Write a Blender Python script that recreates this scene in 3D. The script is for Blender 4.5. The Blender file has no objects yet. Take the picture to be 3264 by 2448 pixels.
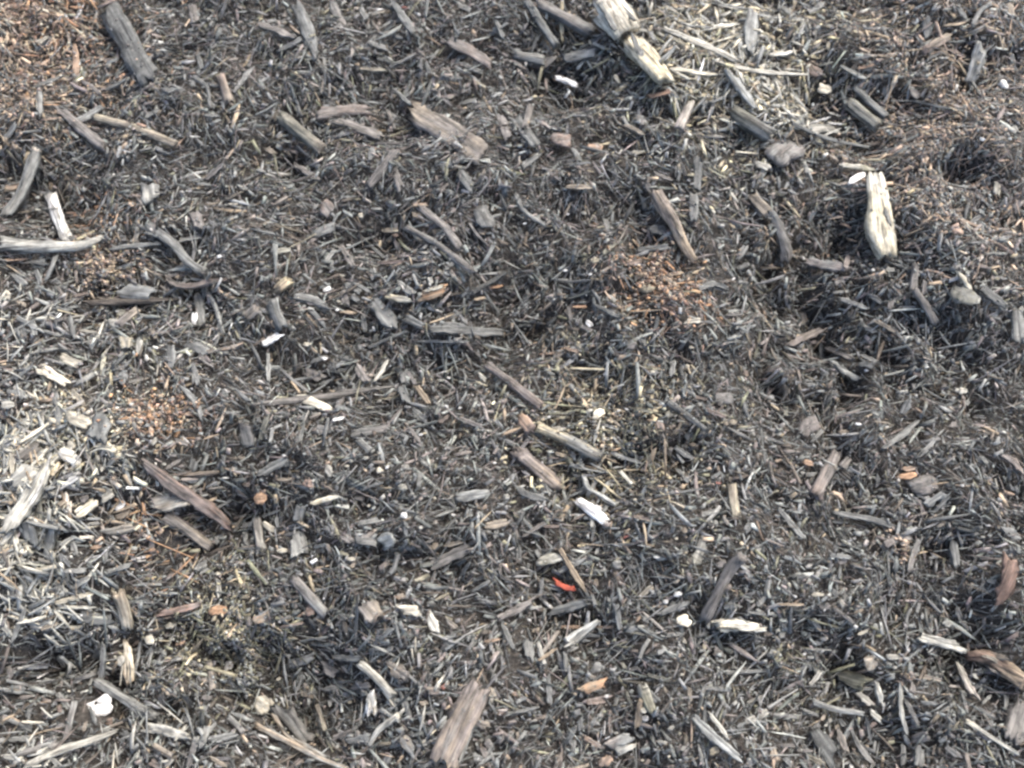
import bpy, math, random
import numpy as np
from mathutils import Vector, Matrix

# ---------------------------------------------------------------- camera, sky, sun, exposure
SC = bpy.context.scene
COL = SC.collection
TILT = math.radians(18.0)          # the phone is held over the mulch, tipped a little forward
DIST = 0.833
LENS = 30.0
cam_d = bpy.data.cameras.new("camera")
cam_d.lens = LENS; cam_d.sensor_width = 36.0; cam_d.clip_start = 0.02; cam_d.clip_end = 200.0
cam = bpy.data.objects.new("camera", cam_d); COL.objects.link(cam)
CAM = Vector((0.0, -DIST * math.sin(TILT), DIST * math.cos(TILT)))
cam.location = CAM; cam.rotation_euler = (TILT, 0, 0)
SC.camera = cam
cam_d.dof.use_dof = True; cam_d.dof.focus_distance = 0.81; cam_d.dof.aperture_fstop = 4.5

SUN_EL, SUN_AZ = math.radians(52), math.radians(38)     # azimuth measured from +Y (photo top) towards +X
world = bpy.data.worlds.new("World"); SC.world = world; world.use_nodes = True
wn = world.node_tree.nodes; wl = world.node_tree.links
sky = wn.new("ShaderNodeTexSky"); sky.sky_type = 'NISHITA'; sky.sun_disc = False
sky.sun_elevation = SUN_EL; sky.sun_rotation = SUN_AZ
sky.air_density = 0.8; sky.dust_density = 4.0; sky.ozone_density = 0.6
bg = wn["Background"]; bg.inputs["Strength"].default_value = 0.13
wl.new(sky.outputs[0], bg.inputs["Color"])
sun_d = bpy.data.lights.new("sun", 'SUN'); sun_d.energy = 1.1; sun_d.angle = math.radians(35); sun_d.color = (1.0, 0.97, 0.885)
sun = bpy.data.objects.new("sun", sun_d); COL.objects.link(sun)
sdir = Vector((math.sin(SUN_AZ) * math.cos(SUN_EL), math.cos(SUN_AZ) * math.cos(SUN_EL), math.sin(SUN_EL)))
sun.rotation_euler = sdir.to_track_quat('Z', 'Y').to_euler(); sun.location = sdir * 5
SC.view_settings.view_transform = 'Standard'; SC.view_settings.look = 'None'
SC.view_settings.gamma = 1.0; SC.view_settings.exposure = 1.54
SC.cycles.max_bounces = 3; SC.cycles.diffuse_bounces = 2; SC.cycles.glossy_bounces = 1; SC.cycles.adaptive_threshold = 0.03; SC.cycles.use_denoising = True
SC.cycles.filter_width = 2.6

# ---------------------------------------------------------------- ground relief
rng = np.random.default_rng(7)
PR = random.Random(11)
X0, X1, Y0, Y1 = -0.72, 0.72, -0.50, 0.64
CELL = 0.003
NX, NY = int((X1 - X0) / CELL) + 1, int((Y1 - Y0) / CELL) + 1
FPX = 3264 * LENS / 36.0
R = cam.rotation_euler.to_matrix()

def ray(sx, sy):
    return R @ Vector(((sx - 1632) / FPX, -(sy - 1224) / FPX, -1.0))

def flat_hit(sx, sy, z=0.0):
    d = ray(sx, sy); t = (z - CAM.z) / d.z
    return CAM.x + d.x * t, CAM.y + d.y * t

gx, gy = np.meshgrid(np.linspace(X0, X1, NX), np.linspace(Y0, Y1, NY))

def field(wave, seed, power=1.0):
    r = np.random.default_rng(seed)
    f = np.fft.fft2(r.standard_normal((NY, NX)))
    fy = np.fft.fftfreq(NY, CELL)[:, None]; fx = np.fft.fftfreq(NX, CELL)[None]
    k = np.sqrt(fx * fx + fy * fy)
    g = np.real(np.fft.ifft2(f * np.exp(-(k * wave) ** 2)))
    return g / g.std()

H = 0.012 * field(0.16, 1) + 0.0052 * field(0.05, 2) + 0.0016 * field(0.02, 3)
RAG = np.clip(field(0.035, 4), -1.5, 1.5)
# hollows (-) and swells (+): position in the photo's preview pixels (2212 wide), radius, height in metres
for px, py, rr, hh in [(1790, 700, 200, -.017), (1850, 850, 190, -.018), (1120, 660, 105, -.022), (1425, 985, 80, -.022), (1700, 560, 120, -.016),
                       (1290, 820, 60, -.018), (640, 1480, 120, -.026), (90, 1450, 120, -.024), (230, 1460, 110, -.02), (330, 1500, 120, -.014), (2090, 1420, 90, -.016), (1240, 160, 100, -.024),
                       (880, 290, 80, -.012), (590, 350, 70, -.016), (1850, 480, 90, -.010), (1530, 1400, 60, -.014), (1220, 1380, 90, -.014), (560, 1080, 70, -.012),
                       (480, 1420, 60, -.016), (1760, 200, 60, -.014), (1930, 1250, 130, -.012), (470, 1130, 60, -.014), (1820, 1450, 70, -.014), (2180, 1380, 80, -.014),
                       (1450, 200, 200, .020), (900, 1080, 300, .018), (110, 1180, 170, .024), (2060, 250, 240, .014), (1400, 600, 170, .012), (1560, 1000, 110, .006),
                       (1000, 300, 170, .010), (760, 1420, 110, .012), (1500, 1270, 180, .010), (400, 560, 160, .012), (1800, 1120, 140, .008)]:
    wx, wy = flat_hit(px * 1.4756, py * 1.4756)
    s = rr * 1.4756 / FPX * 0.86 * 0.75
    H += hh * (1.5 if hh < 0 else 1.15) * (1 + .35 * RAG) * np.exp(-((gx - wx) ** 2 + (gy - wy) ** 2) / (2 * s * s))
edge = np.minimum.reduce([gx - X0, X1 - gx, gy - Y0, Y1 - gy])
H *= np.clip(edge / 0.06, 0, 1)

def Hs(x, y):
    fx = np.clip((np.asarray(x, float) - X0) / CELL, 0, NX - 1.001); fy = np.clip((np.asarray(y, float) - Y0) / CELL, 0, NY - 1.001)
    ix = fx.astype(int); iy = fy.astype(int); ax = fx - ix; ay = fy - iy
    return (H[iy, ix] * (1 - ax) + H[iy, ix + 1] * ax) * (1 - ay) + (H[iy + 1, ix] * (1 - ax) + H[iy + 1, ix + 1] * ax) * ay

def hit(sx, sy, up=0.004):
    z = 0.0
    for _ in range(8):
        x, y = flat_hit(sx, sy, z)
        z = 0.5 * z + 0.5 * (float(Hs(x, y)) + up)
    x, y = flat_hit(sx, sy, z)
    return np.array((x, y, float(Hs(x, y))))

def mpp(p):                      # metres per photo pixel at a world point
    d = (Vector(p) - CAM).dot(R @ Vector((0, 0, -1)))
    return d / FPX

# ---------------------------------------------------------------- materials
def wood_mat(name, axis, rough, bump, spread, dust, crack=0.0):
    m = bpy.data.materials.new(name); m.use_nodes = True
    n, l = m.node_tree.nodes, m.node_tree.links
    b = n["Principled BSDF"]; b.inputs["Roughness"].default_value = rough
    b.inputs["Specular IOR Level"].default_value = 0.35
    at = n.new("ShaderNodeAttribute"); at.attribute_name = "Col"
    tc = n.new("ShaderNodeTexCoord"); mp = n.new("ShaderNodeMapping"); mp.inputs["Scale"].default_value = axis
    l.new(tc.outputs["Object"], mp.inputs["Vector"])
    n1 = n.new("ShaderNodeTexNoise"); n1.inputs["Scale"].default_value = 1.0; n1.inputs["Detail"].default_value = 5; n1.inputs["Roughness"].default_value = 0.65
    l.new(mp.outputs[0], n1.inputs["Vector"])
    mr = n.new("ShaderNodeMapRange"); mr.inputs[1].default_value = 0.3; mr.inputs[2].default_value = 0.7
    mr.inputs[3].default_value = 1 - spread; mr.inputs[4].default_value = 1 + spread
    l.new(n1.outputs["Fac"], mr.inputs[0])
    n2 = n.new("ShaderNodeTexNoise"); n2.inputs["Scale"].default_value = 140; n2.inputs["Detail"].default_value = 4
    l.new(tc.outputs["Object"], n2.inputs["Vector"])
    mr2 = n.new("ShaderNodeMapRange"); mr2.inputs[1].default_value = 0.35; mr2.inputs[2].default_value = 0.65; mr2.inputs[3].default_value = 0.72; mr2.inputs[4].default_value = 1.2
    l.new(n2.outputs["Fac"], mr2.inputs[0])
    mp3 = n.new("ShaderNodeMapping"); mp3.inputs["Scale"].default_value = (axis[0] * .35, axis[1] * .55, axis[2] * .55); l.new(tc.outputs["Object"], mp3.inputs["Vector"])
    n3 = n.new("ShaderNodeTexNoise"); n3.inputs["Scale"].default_value = 1.0; n3.inputs["Detail"].default_value = 3; l.new(mp3.outputs[0], n3.inputs["Vector"])
    mr3 = n.new("ShaderNodeMapRange"); mr3.inputs[1].default_value = 0.36; mr3.inputs[2].default_value = 0.43; mr3.inputs[3].default_value = 1 - crack; mr3.inputs[4].default_value = 1.0
    l.new(n3.outputs["Fac"], mr3.inputs[0])
    mu0 = n.new("ShaderNodeMath"); mu0.operation = 'MULTIPLY'; l.new(mr.outputs[0], mu0.inputs[0]); l.new(mr3.outputs[0], mu0.inputs[1])
    mu = n.new("ShaderNodeMath"); mu.operation = 'MULTIPLY'; l.new(mu0.outputs[0], mu.inputs[0]); l.new(mr2.outputs[0], mu.inputs[1])
    vm = n.new("ShaderNodeVectorMath"); vm.operation = 'SCALE'; l.new(at.outputs["Color"], vm.inputs[0]); l.new(mu.outputs[0], vm.inputs["Scale"])
    dn = n.new("ShaderNodeTexNoise"); dn.inputs["Scale"].default_value = 650; dn.inputs["Detail"].default_value = 3; dn.inputs["Roughness"].default_value = 0.7
    l.new(tc.outputs["Object"], dn.inputs["Vector"])
    dr = n.new("ShaderNodeMapRange"); dr.inputs[1].default_value = 0.50; dr.inputs[2].default_value = 0.68; dr.inputs[3].default_value = 0.0; dr.inputs[4].default_value = dust
    l.new(dn.outputs["Fac"], dr.inputs[0])
    dm = n.new("ShaderNodeMix"); dm.data_type = 'RGBA'; dm.inputs[7].default_value = (.20, .185, .165, 1)
    l.new(dr.outputs[0], dm.inputs[0]); l.new(vm.outputs[0], dm.inputs[6]); l.new(dm.outputs[2], b.inputs["Base Color"])
    bp = n.new("ShaderNodeBump"); bp.inputs["Strength"].default_value = bump; bp.inputs["Distance"].default_value = 0.0008
    l.new(n1.outputs["Fac"], bp.inputs["Height"]); l.new(bp.outputs[0], b.inputs["Normal"])
    return m

M_CHIP = wood_mat("weathered_wood", (32, 430, 430), 0.66, 1.0, 0.62, 0.38, 0.6)
M_MULCH = wood_mat("shredded_mulch", (500, 500, 500), 0.62, 0.3, 0.25, 0.3)
M_STONE = wood_mat("pebble_surface", (500, 500, 500), 0.7, 0.5, 0.3, 0.4, 0.35)
M_PLASTIC = wood_mat("red_plastic", (300, 300, 300), 0.4, 0.15, 0.08, 0.1)

def soil_mat():
    m = bpy.data.materials.new("dark_soil"); m.use_nodes = True
    n, l = m.node_tree.nodes, m.node_tree.links; b = n["Principled BSDF"]; b.inputs["Roughness"].default_value = 0.9
    tc = n.new("ShaderNodeTexCoord"); ns = n.new("ShaderNodeTexNoise"); ns.inputs["Scale"].default_value = 260; ns.inputs["Detail"].default_value = 8
    l.new(tc.outputs["Object"], ns.inputs["Vector"])
    cr = n.new("ShaderNodeValToRGB"); cr.color_ramp.elements[0].position = 0.35; cr.color_ramp.elements[0].color = (.025, .021, .018, 1)
    cr.color_ramp.elements[1].position = 0.75; cr.color_ramp.elements[1].color = (.10, .092, .08, 1)
    l.new(ns.outputs["Fac"], cr.inputs[0]); l.new(cr.outputs[0], b.inputs["Base Color"])
    bp = n.new("ShaderNodeBump"); bp.inputs["Distance"].default_value = 0.003; l.new(ns.outputs["Fac"], bp.inputs["Height"]); l.new(bp.outputs[0], b.inputs["Normal"])
    return m
M_SOIL = soil_mat()

# ---------------------------------------------------------------- mesh helpers
def make_mesh(name, v, f, col, mat, smooth=False):
    """v (n,3); f (m,k) with one k, or a list of arrays; col (n,3)"""
    me = bpy.data.meshes.new(name)
    fs = f if isinstance(f, list) else [f]
    fs = [np.asarray(a, np.int32) for a in fs if len(a)]
    v = np.asarray(v, np.float32)
    me.vertices.add(len(v)); me.vertices.foreach_set("co", v.ravel())
    tot = np.concatenate([np.full(len(a), a.shape[1], np.int32) for a in fs])
    idx = np.concatenate([a.ravel() for a in fs])
    me.loops.add(len(idx)); me.loops.foreach_set("vertex_index", idx)
    me.polygons.add(len(tot))
    st = np.concatenate([[0], np.cumsum(tot)[:-1]]).astype(np.int32)
    me.polygons.foreach_set("loop_start", st)
    if smooth: me.polygons.foreach_set("use_smooth", np.ones(len(tot), bool))
    ca = me.color_attributes.new("Col", 'FLOAT_COLOR', 'POINT')
    c4 = np.ones((len(v), 4), np.float32); c4[:, :3] = col
    ca.data.foreach_set("color", c4.ravel())
    me.materials.append(mat)
    me.update(calc_edges=True)
    return me

def link(name, me, parent=None):
    o = bpy.data.objects.new(name, me); COL.objects.link(o)
    if parent: o.parent = parent
    return o

# ---------------------------------------------------------------- ground sheet
def build_ground():
    xs = np.concatenate([[-40, -8, -2.5, -1.2], np.linspace(X0, X1, 241), [1.2, 2.5, 8, 40]])
    ys = np.concatenate([[-40, -8, -2.5, -1.2], np.linspace(Y0, Y1, 191), [1.2, 2.5, 8, 40]])
    A, B = np.meshgrid(xs, ys)
    inside = (A >= X0) & (A <= X1) & (B >= Y0) & (B <= Y1)
    Z = np.where(inside, Hs(A, B), 0.0) - 0.0125
    v = np.stack([A, B, Z], -1).reshape(-1, 3)
    nx, ny = len(xs), len(ys)
    i = (np.arange(ny - 1)[:, None] * nx + np.arange(nx - 1)[None]).ravel()
    f = np.stack([i, i + 1, i + nx + 1, i + nx], 1)
    o = link("ground", make_mesh("ground", v, f, np.full((len(v), 3), .05), M_SOIL, True))
    o["kind"] = "structure"; o["label"] = "dark soil bed underneath the shredded wood mulch"; o["category"] = "ground"
build_ground()

# ---------------------------------------------------------------- the pieces read off the photograph
PAL = dict(K=(.050, .053, .051), G=(.124, .130, .123), g=(.206, .213, .200), L=(.322, .327, .300), P=(.49, .475, .405), W=(.80, .785, .735),
           B=(.112, .095, .076), R=(.255, .168, .125), N=(.216, .188, .168), O=(.44, .27, .155), T=(.35, .28, .195), Y=(.49, .43, .29),
           S=(.61, .56, .435), V=(.195, .188, .130), X=(.46, .11, .065), C=(.49, .37, .27))
CNAME = dict(K="black", G="charcoal", g="grey", L="light grey", P="pale", W="white", B="dark brown", R="reddish", N="mauve brown", O="orange",
             T="tan", Y="yellowish", S="cream", V="olive", X="red", C="peach")
# one piece per line, grouped by sixteenth of the photograph (@row column, 2212 x 1659 points each):
# shape (p split wood, s round stick, t twig, f flake, o pebble, c crumbs) and its centre line; width; colours; name; label; short name; lies on top
CATALOGUE = """
@00
p 900,0 1050,250 1180,500 1330,720;220;G;bark_strip;wide charcoal bark slab running down from the top edge near the orange corner;the charcoal bark slab
p 630,350 650,640;60;O
p 300,375 420,310;55;S;;short cream chip among the orange crumbs in the top corner
p 480,505 670,545;30;T
p 250,740 545,625;40;g
p 460,900 700,1100 930,1300;110;N;bark_strip;dusty pink bark strip crossed by a short grey splinter;the dusty pink bark strip
p 590,1080 890,900;60;g;;short grey splinter lying across the dusty pink bark strip;;up
p 350,770 370,1030;55;gL
s 800,1000 1150,1100 1520,1240;80;YT;stick;long fluted straw-coloured stick beside the dusty pink bark strip;the fluted straw-coloured stick
p 1160,1190 1275,1225;25;S
p 1610,1155 1725,1165;20;W
s 1890,620 1990,900;90;RT
p 2010,790 2190,550;45;g
p 0,1620 220,1560;70;TO;bark_strip;orange tan strip poking in at the photo edge above the ringed white stick;the orange tan edge strip
p 1290,1560 1310,1760;170;gP;;broad pale grey stub standing above the speckled mulch;the broad pale grey stub
t 1650,640 1780,740 1800,920;40;g
p 1640,20 1700,200;100;N
p 860,770 1090,650;45;g
p 690,690 890,830;45;N
p 1740,1560 1950,1380;50;N
p 0,1200 130,1030;60;g
p 930,290 1040,390;35;T
p 1690,430 1740,590;45;g
s 330,1240 240,1500 150,1690 20,1900;115;gL;stick;curved grey stick rising from the long weathered stick at the edge;the curved grey edge stick
p 1370,920 1230,1010;35;g
p 1730,985 1900,985;28;g
p 1380,820 1540,750;45;g
@01
p 330,0 420,200 540,540;125;Gg;bark_strip;long slate grey bark strip hanging from the top edge;the long slate bark strip
p 275,185 330,240 430,300;32;OT;wood_splinter;small orange forked splinter beside the long slate bark strip;the orange forked splinter
p 0,200 350,330;70;BN
p 170,450 430,310;50;g
p 1170,0 1270,160 1370,300;75;g
p 640,0 760,240;90;gN
p 1620,330 1850,440 2050,560;125;NR;;red brown plank with a dark gap beneath it;the red brown plank
p 1780,530 1960,610;60;G
p 880,585 1140,600;38;TV
t 1130,560 1390,430;40;gN
p 510,1010 750,960 1010,960;110;NR;;mauve split chip with a dark crack along it;the mauve split chip
p 620,975 840,930;26;K
p 640,1040 900,1120 1160,1230;100;BN
s 180,960 330,1090 600,1300;120;VT;stick;olive tan stick slanting beside the mauve split chip;the olive tan stick
p 1280,910 1640,1120 1990,1370;230;TN;;large flat tan chip with grey lower end;the large flat tan chip
s 960,1640 1210,1310;75;N;stick;dusty brown stick pointing up at the large flat tan chip;the dusty brown stick
p 70,1260 180,1340;45;T
p 310,1400 560,1560;60;N
t 1130,940 1200,1110;45;N
p 1180,760 1350,910;40;g
p 1230,40 1300,55;22;X;plastic_strip;tiny red scrap near the top edge
p 1890,680 1990,740;28;Y
p 1740,900 1900,840;45;g
p 1740,1460 1890,1640;110;G
p 1190,1450 1260,1650;70;N
p 950,370 1150,430;50;g
p 1460,500 1500,620;40;g
p 890,40 960,180;60;g
p 980,110 1130,60;45;gT
p 2060,140 2150,330;45;g
p 80,180 180,150;40;g
p 990,1400 1010,1270;55;g
p 1700,0 1860,80;70;g
p 2100,1000 2190,1230;80;N
@02
s 770,90 880,230 990,370;270,290,230;PS;branch;thick pale broken branch with a cracked waist;the thick pale broken branch;up
> p 740,160 800,260 880,390;60;Lg;bark_patch
> p 880,110 960,220 1040,330;45;Lg;bark_patch
> p 800,120 880,230;30;T;bark_patch
> p 690,120 760,80;35;P;splinter
> p 830,60 890,50;40;P;splinter
s 1010,400 1120,520 1230,650 1320,770;215,215,190,130;SY;branch;cream tapering half of the broken branch below its waist;the cream branch end;up
> p 1000,450 1080,570 1160,680;50;Lg;bark_patch
> p 1150,420 1220,500;40;L;bark_patch
s 110,0 230,180 390,420;80;Gg;stick;slate grey stick leaning against the thick pale broken branch;the slate grey leaning stick
s 200,20 480,160 720,300;120;NG;stick
p 430,0 430,370;35;Y;wood_splinter;thin upright straw standing in front of the slate grey stick;the thin upright straw;up
s 0,460 290,510;95;gL
p 420,480 740,420;115;gL
p 220,580 380,450;90;NB
p 360,690 460,720 570,765;55;W;wood_flake;bright white sliver with an orange edge on dark mulch;the bright white sliver;up
p 350,670 470,695;22;O
p 1150,840 1260,830 1370,795;52;OR;;rusty orange chip below the cream branch end;the rusty orange chip;up
t 1140,690 1380,350;34;gL;twig;thinner of two grey twigs crossing the thick pale branch;;up
t 1220,640 1420,410;45;gL;twig;thicker of two grey twigs crossing the cream branch end;;up
p 1290,260 1560,380 1740,450 1960,570;58;P;wood_splinter;longest pale straw splinter arching across the straw heap;the longest pale straw;up
p 1350,590 1780,640;45;S;;;;up
p 1740,540 1980,590 2230,620 2560,655;42;P;wood_splinter;pale tapering splinter running level out of the straw heap;;up
p 2070,100 2040,510;100;L;;tall light grey plank standing beyond the straw heap;the tall light grey plank;up
p 1700,240 1970,200;40;P;;;;up
p 1830,600 1990,800 2110,970;75;L;stick;light grey stick descending to the mossy log;the light grey descending stick;up
s 1545,900 1490,1010 1435,1140;75;PN;stick;pale stub with a brown foot below the straw heap;the pale brown-footed stub;up
s 1880,950 2050,1060 2260,1190;140;VG;log;dark mossy log lying under the light grey descending stick;the dark mossy log
p 1640,640 1830,770;26;P
f 350,1200 515,1200;150;RN;bark_lump;reddish round bark lump beside a smaller orange one;the reddish bark lump
f 650,1265 790,1265;110;ON;bark_lump;orange rounded lump just right of the reddish bark lump
p 950,1090 1150,1180;45;T
p 1080,980 1150,1090;70;gN
f 1020,1310 1140,1290;45;P
p 0,1020 100,1150 210,1290;100;G
s 160,900 110,1100;70;N
f 2100,1400 2230,1460;65;P
p 2110,250 2185,250;26;S
p 440,1620 700,1620;50;T
f 880,660 940,670;35;S
p 520,1250 600,1380;40;g
p 960,980 1020,1090;40;L
p 1630,850 1700,890;60;g
p 1700,890 1840,830;30;g
p 70,1430 250,1300;70;g
p 220,1400 440,1560;35;N
p 480,1430 680,1400;22;g
p 1220,1470 1400,1540;35;N
p 1620,1330 1600,1659;85;G
p 1150,1560 1210,1659;60;N
p 1460,1440 1440,1560;30;g
p 1000,220 1190,250;28;P
p 1240,360 1340,375;25;P
p 1480,560 1560,480;35;Y
p 1330,300 1500,420;35;Y
p 700,350 810,400;30;P
@03
p 0,465 250,430;45;P;;;;up
p 110,10 260,120;50;L
p 300,0 400,90;50;LN
f 350,500 440,680;95;BR
f 430,770 550,770;95;S;wood_flake;triangular cream flake beside the tapering pale splinter;the triangular cream flake;up
p 1875,350 1790,600 1720,760;115,95,90;LP;stick;frayed light grey stick standing in tan crumbs;the frayed light grey stick;up
> p 1850,340 1800,500;20;L;split_edge
> p 1920,345 1840,500;20;P;fibre
> p 1885,340 1820,480;14;P;torn_end
p 1510,215 1620,205 1730,180;26;T;;;;up
s 1330,440 1590,290;80;RT;stick;red tan stick near the top of the tan corner;the red tan stick
o 2035,735;95,90;W;pebble;round white pebble in the tan crumbs near the edge;the round white pebble;up
s 660,870 820,1000 970,1120;120;PV;stick;pale knobbly stick half sunk among tan crumbs;the pale half-sunk stick
t 190,1080 450,1180 860,1290;38;G;twig;long dark twig crossing below the white fibre tuft;the long dark twig;up
p 320,1130 480,1090 620,1120;110;P;fibre_tuft;splayed white fibre tuft above the long dark twig;the white fibre tuft
> p 350,1060 500,1090;22;W;split_edge
> p 460,1060 590,1070;20;P;fibre
> p 480,1110 630,1110;22;W;fibre
> p 440,1150 610,1150;18;P;fibre
> p 320,1170 450,1130;22;P;torn_end
f 40,1390 270,1180;260;gN;bark_sheet;wide slate mauve slab under the long dark twig;the slate mauve slab
p 600,1440 760,1450 930,1480;48;PV;;pale bar above a white forked flake;the pale bar;up
f 690,1590 830,1510;60;W;wood_flake;white forked flake at the head of the gnarled pale stick;the white forked flake;up
s 740,720 1050,1000;80;g
p 1990,1550 1990,1700;58;S;;;;up
p 2110,400 2160,600;50;L
p 620,570 850,690;50;P
p 2090,0 2110,150;90;T
t 1770,240 1830,100 1950,10;55;gL
p 1640,20 1750,140;50;L
o 1855,1200;50,38;W
p 1080,1640 1170,1580;50;T
t 1250,840 1400,890 1650,930;35;G
p 750,880 900,930;50;R
p 740,490 910,465;28;L
p 360,130 490,0;50;L
p 780,575 930,540;25;O
p 1000,830 1050,700;50;L
f 1230,760 1340,800;90;gN
p 690,640 550,750;45;g
p 1380,100 1390,320;80;g
p 1560,390 1720,470;50;R
p 1480,490 1580,485;30;L
p 1970,950 2130,960;30;L
p 2120,1050 2180,1140;60;L
p 1230,700 1560,705;20;R
p 1770,690 1870,830 2000,845;30;L
p 2000,260 2060,430;40;T
p 1500,1500 1570,1440;45;T
p 150,1620 190,1550;35;L
p 290,1650 440,1610;25;g
@10
s 440,10 500,200 595,440;105,110,105;WP;stick;ringed birch-white stick above the long weathered stick;the ringed white stick;up
> p 400,75 500,70;16;g;bark_ring
> p 440,215 560,205;14;g;bark_ring
> p 480,330 600,320;12;L;bark_ring
s -40,440 300,470 600,475 760,440 900,370;120,115,100,75,50;LP;stick;long weathered grey stick entering from the photo edge;the long weathered stick;up
p 920,490 1400,440;48;g
s 1260,290 1480,440 1620,600 1790,720;85;g;stick;curved grey stick in the mulch right of the long weathered stick;the curved grey stick
c 890,640;150,160;T;wood_crumbs;tan heap of rotten wood crumbs under the long weathered stick;the tan crumb heap
p 1000,840 1200,860 1400,870;120;Lg;;broad grey weathered chip resting on a dark slat;the broad grey weathered chip;up
p 690,960 1100,945 1560,930;55;B;slat;straight dark brown slat under the broad grey chip;the dark brown slat;up
p 1020,680 1190,780;50;N
s 1010,1160 1210,990;80;NT
f 1655,1130 1695,1050;50;W;wood_flake;small white flake beside an upright grey chip;;up
p 1690,860 1720,990 1740,1150;75;g
t 1770,850 1850,980 1920,1220;45;gL
p 1770,1380 1960,1340 2110,1285;30;gO
p 480,1400 590,1450 680,1490;90;S;;short cream chip above a longer cream stick;the short cream chip
p 300,1500 450,1580 600,1670;80;S;stick;flat cream stick near the pale straw heap;the flat cream stick;up
t 20,1640 150,1580 280,1490;35;L
p 240,1400 500,1350;32;P
p 320,1180 540,1240;35;gL
p 660,1180 840,1205;30;S
p 1590,1290 1800,1380;100;Gg
p 1690,1400 1850,1500;50;N
p 80,910 210,970;40;T
o 1893,555;52,32;W
p 1680,170 1740,350;110;N
p 1085,1240 1085,1360;130;YP
p 1195,1250 1190,1410;70;P
s 2090,1110 2230,990;80;TN
p 1400,720 1550,810 1750,800 1990,760;65;BR;bark_strip;dark curved bark strip sagging right of the broad grey chip;the sagging bark strip
p 810,900 1060,915;28;T
p 0,570 220,555;25;O
p 620,890 800,850;40;R
p 580,1030 640,1270;50;g
f 940,1120 1030,1140;70;P
p 1500,400 1720,360;50;g
p 100,1060 330,1180;50;gL
p 160,1100 200,1270;55;g
p 280,1090 300,1240;50;g
p 0,1270 130,1170;45;L
p 150,1040 240,1000;35;g
p 180,600 400,570;28;L
p 210,595 420,615;22;g
p 290,650 330,790;50;g
p 1240,350 1400,380;35;L
p 1480,660 1600,610;35;g
p 1620,730 1760,740;22;L
p 1760,770 1820,690;35;L
p 1440,720 1530,690;30;N
p 970,1000 1100,1040;60;V
p 890,1640 1060,1600;45;g
p 1080,1640 1280,1590;32;LT
p 1640,1450 1700,1659;50;g
p 1460,1300 1480,1540;90;Gg
f 1000,1560 1090,1640;90;g
f 20,860 80,900;60;S
p 80,690 210,800;60;L
p 1290,1160 1340,1260;40;T
o 1100,1050;70,40;T
o 370,1495;50,32;S
o 1410,300;38,30;P
@11
p 570,60 660,200;110;RN;;mauve red chip at the top of the grey speckled mulch;the mauve red chip
p 470,370 590,320 700,280;90;Gg
s 150,880 320,740;95;TY;stick;short tan stick with a grey log under its foot;the short tan stick;up
f 570,838 650,830;36;W;wood_flake;small white oval flake right of the short tan stick;the white oval flake;up
s 140,910 160,1040 240,1190;115;g;log
p 50,1320 235,1200;58;W;;bright white bar just below a stubby grey log;the bright white bar;up
p 100,1380 105,1650;36;L;wood_splinter;narrow upright pale slat below the bright white bar;the narrow upright slat;up
p 450,1000 610,1165;45;L
s 1420,140 1600,280 1700,400 1770,500;75;N;stick
s 1270,300 1500,420 1700,560 1880,700;68;gN;stick;long arched grey stick over an ochre hollow;the long arched stick
f 1930,120 2010,310;170;G;bark_chip;dark slate triangular chip beside a small tan chip;the slate triangular chip
p 1900,320 1990,355;42;T;;small tan chip at the foot of the slate triangular chip;;up
p 1110,895 1240,920 1365,940;52;Yg;;flat beige chip touching the orange torn chip;the flat beige chip;up
p 1380,920 1520,880 1670,830;85;TO;;orange torn chip with a pale upper edge;the orange torn chip;up
p 1440,855 1540,830 1635,803;30;S;;;;up
p 990,900 1090,1030 1210,1210;125;g
p 1200,760 1390,890;60;g
p 590,600 680,480;50;L
p 1010,1640 1140,1430;45;P;wood_splinter;pale slat standing slanted over a mauve strip;the slanted pale slat;up
p 1270,1060 1450,1150;80;G
p 1490,1190 1820,1210 2150,1220;85;G;bark_strip;long dark slate strip lying level below a pointed grey chip;the level slate strip
p 1570,1130 1830,1150;50;g
t 960,1340 1310,1190;32;g
p 850,1480 960,1650;80;N
s 1988,1490 2240,1680 2470,1860;85;NR;stick;mauve stick sloping down to the yellow and grey stick;the sloping mauve stick
f 1920,1570 1990,1620;36;P
p 1490,700 1520,800;40;P
p 1620,660 1730,575;36;L
p 410,1540 600,1620;90;N
t 1840,900 2000,800 2170,700;48;K;twig;nearly black twig bridging the central hollow;the nearly black twig;up
p 2010,820 2130,800;26;O;;;;up
p 1880,940 1980,915;28;T;;;;up
p 130,510 310,490;55;PV
p 720,450 850,650;60;N
p 1020,600 1320,580;32;R
o 1205,375;60,45;R
p 760,780 910,860;55;g
f 880,190 920,190;50;S
o 440,1315;75,50;S
p 480,130 540,90;35;L
p 980,440 1120,560;32;g
p 640,560 660,700;40;g
p 820,770 1000,860;36;g
p 250,900 480,930 640,1000;80;Gg
p 820,880 890,940;55;g
p 740,830 780,990;80;N
p 1000,650 1020,760;60;g
p 910,1040 940,1200;50;g
p 460,1480 650,1420;40;g
p 230,1620 310,1540;36;N
p 540,1659 660,1600;40;L
p 1300,1540 1380,1659;36;N
p 1270,1520 1290,1659;80;g
p 1360,1290 1850,1290;24;L
p 1700,1280 1790,1255;40;L
p 1050,1200 1010,1290;50;V
p 1330,170 1450,210;60;T
p 1060,310 1230,310;50;TY
p 1340,90 1500,90;36;OT
p 1640,970 1700,940;40;T
o 800,455;45,22;W
o 745,718;50,16;S
o 715,945;50,25;S
o 560,880;42,32;P
o 700,1015;42,24;W
o 375,1080;32,28;P
o 590,1435;60,30;W
o 1665,1605;36,22;W
o 1225,110;45,26;W
@12
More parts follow.
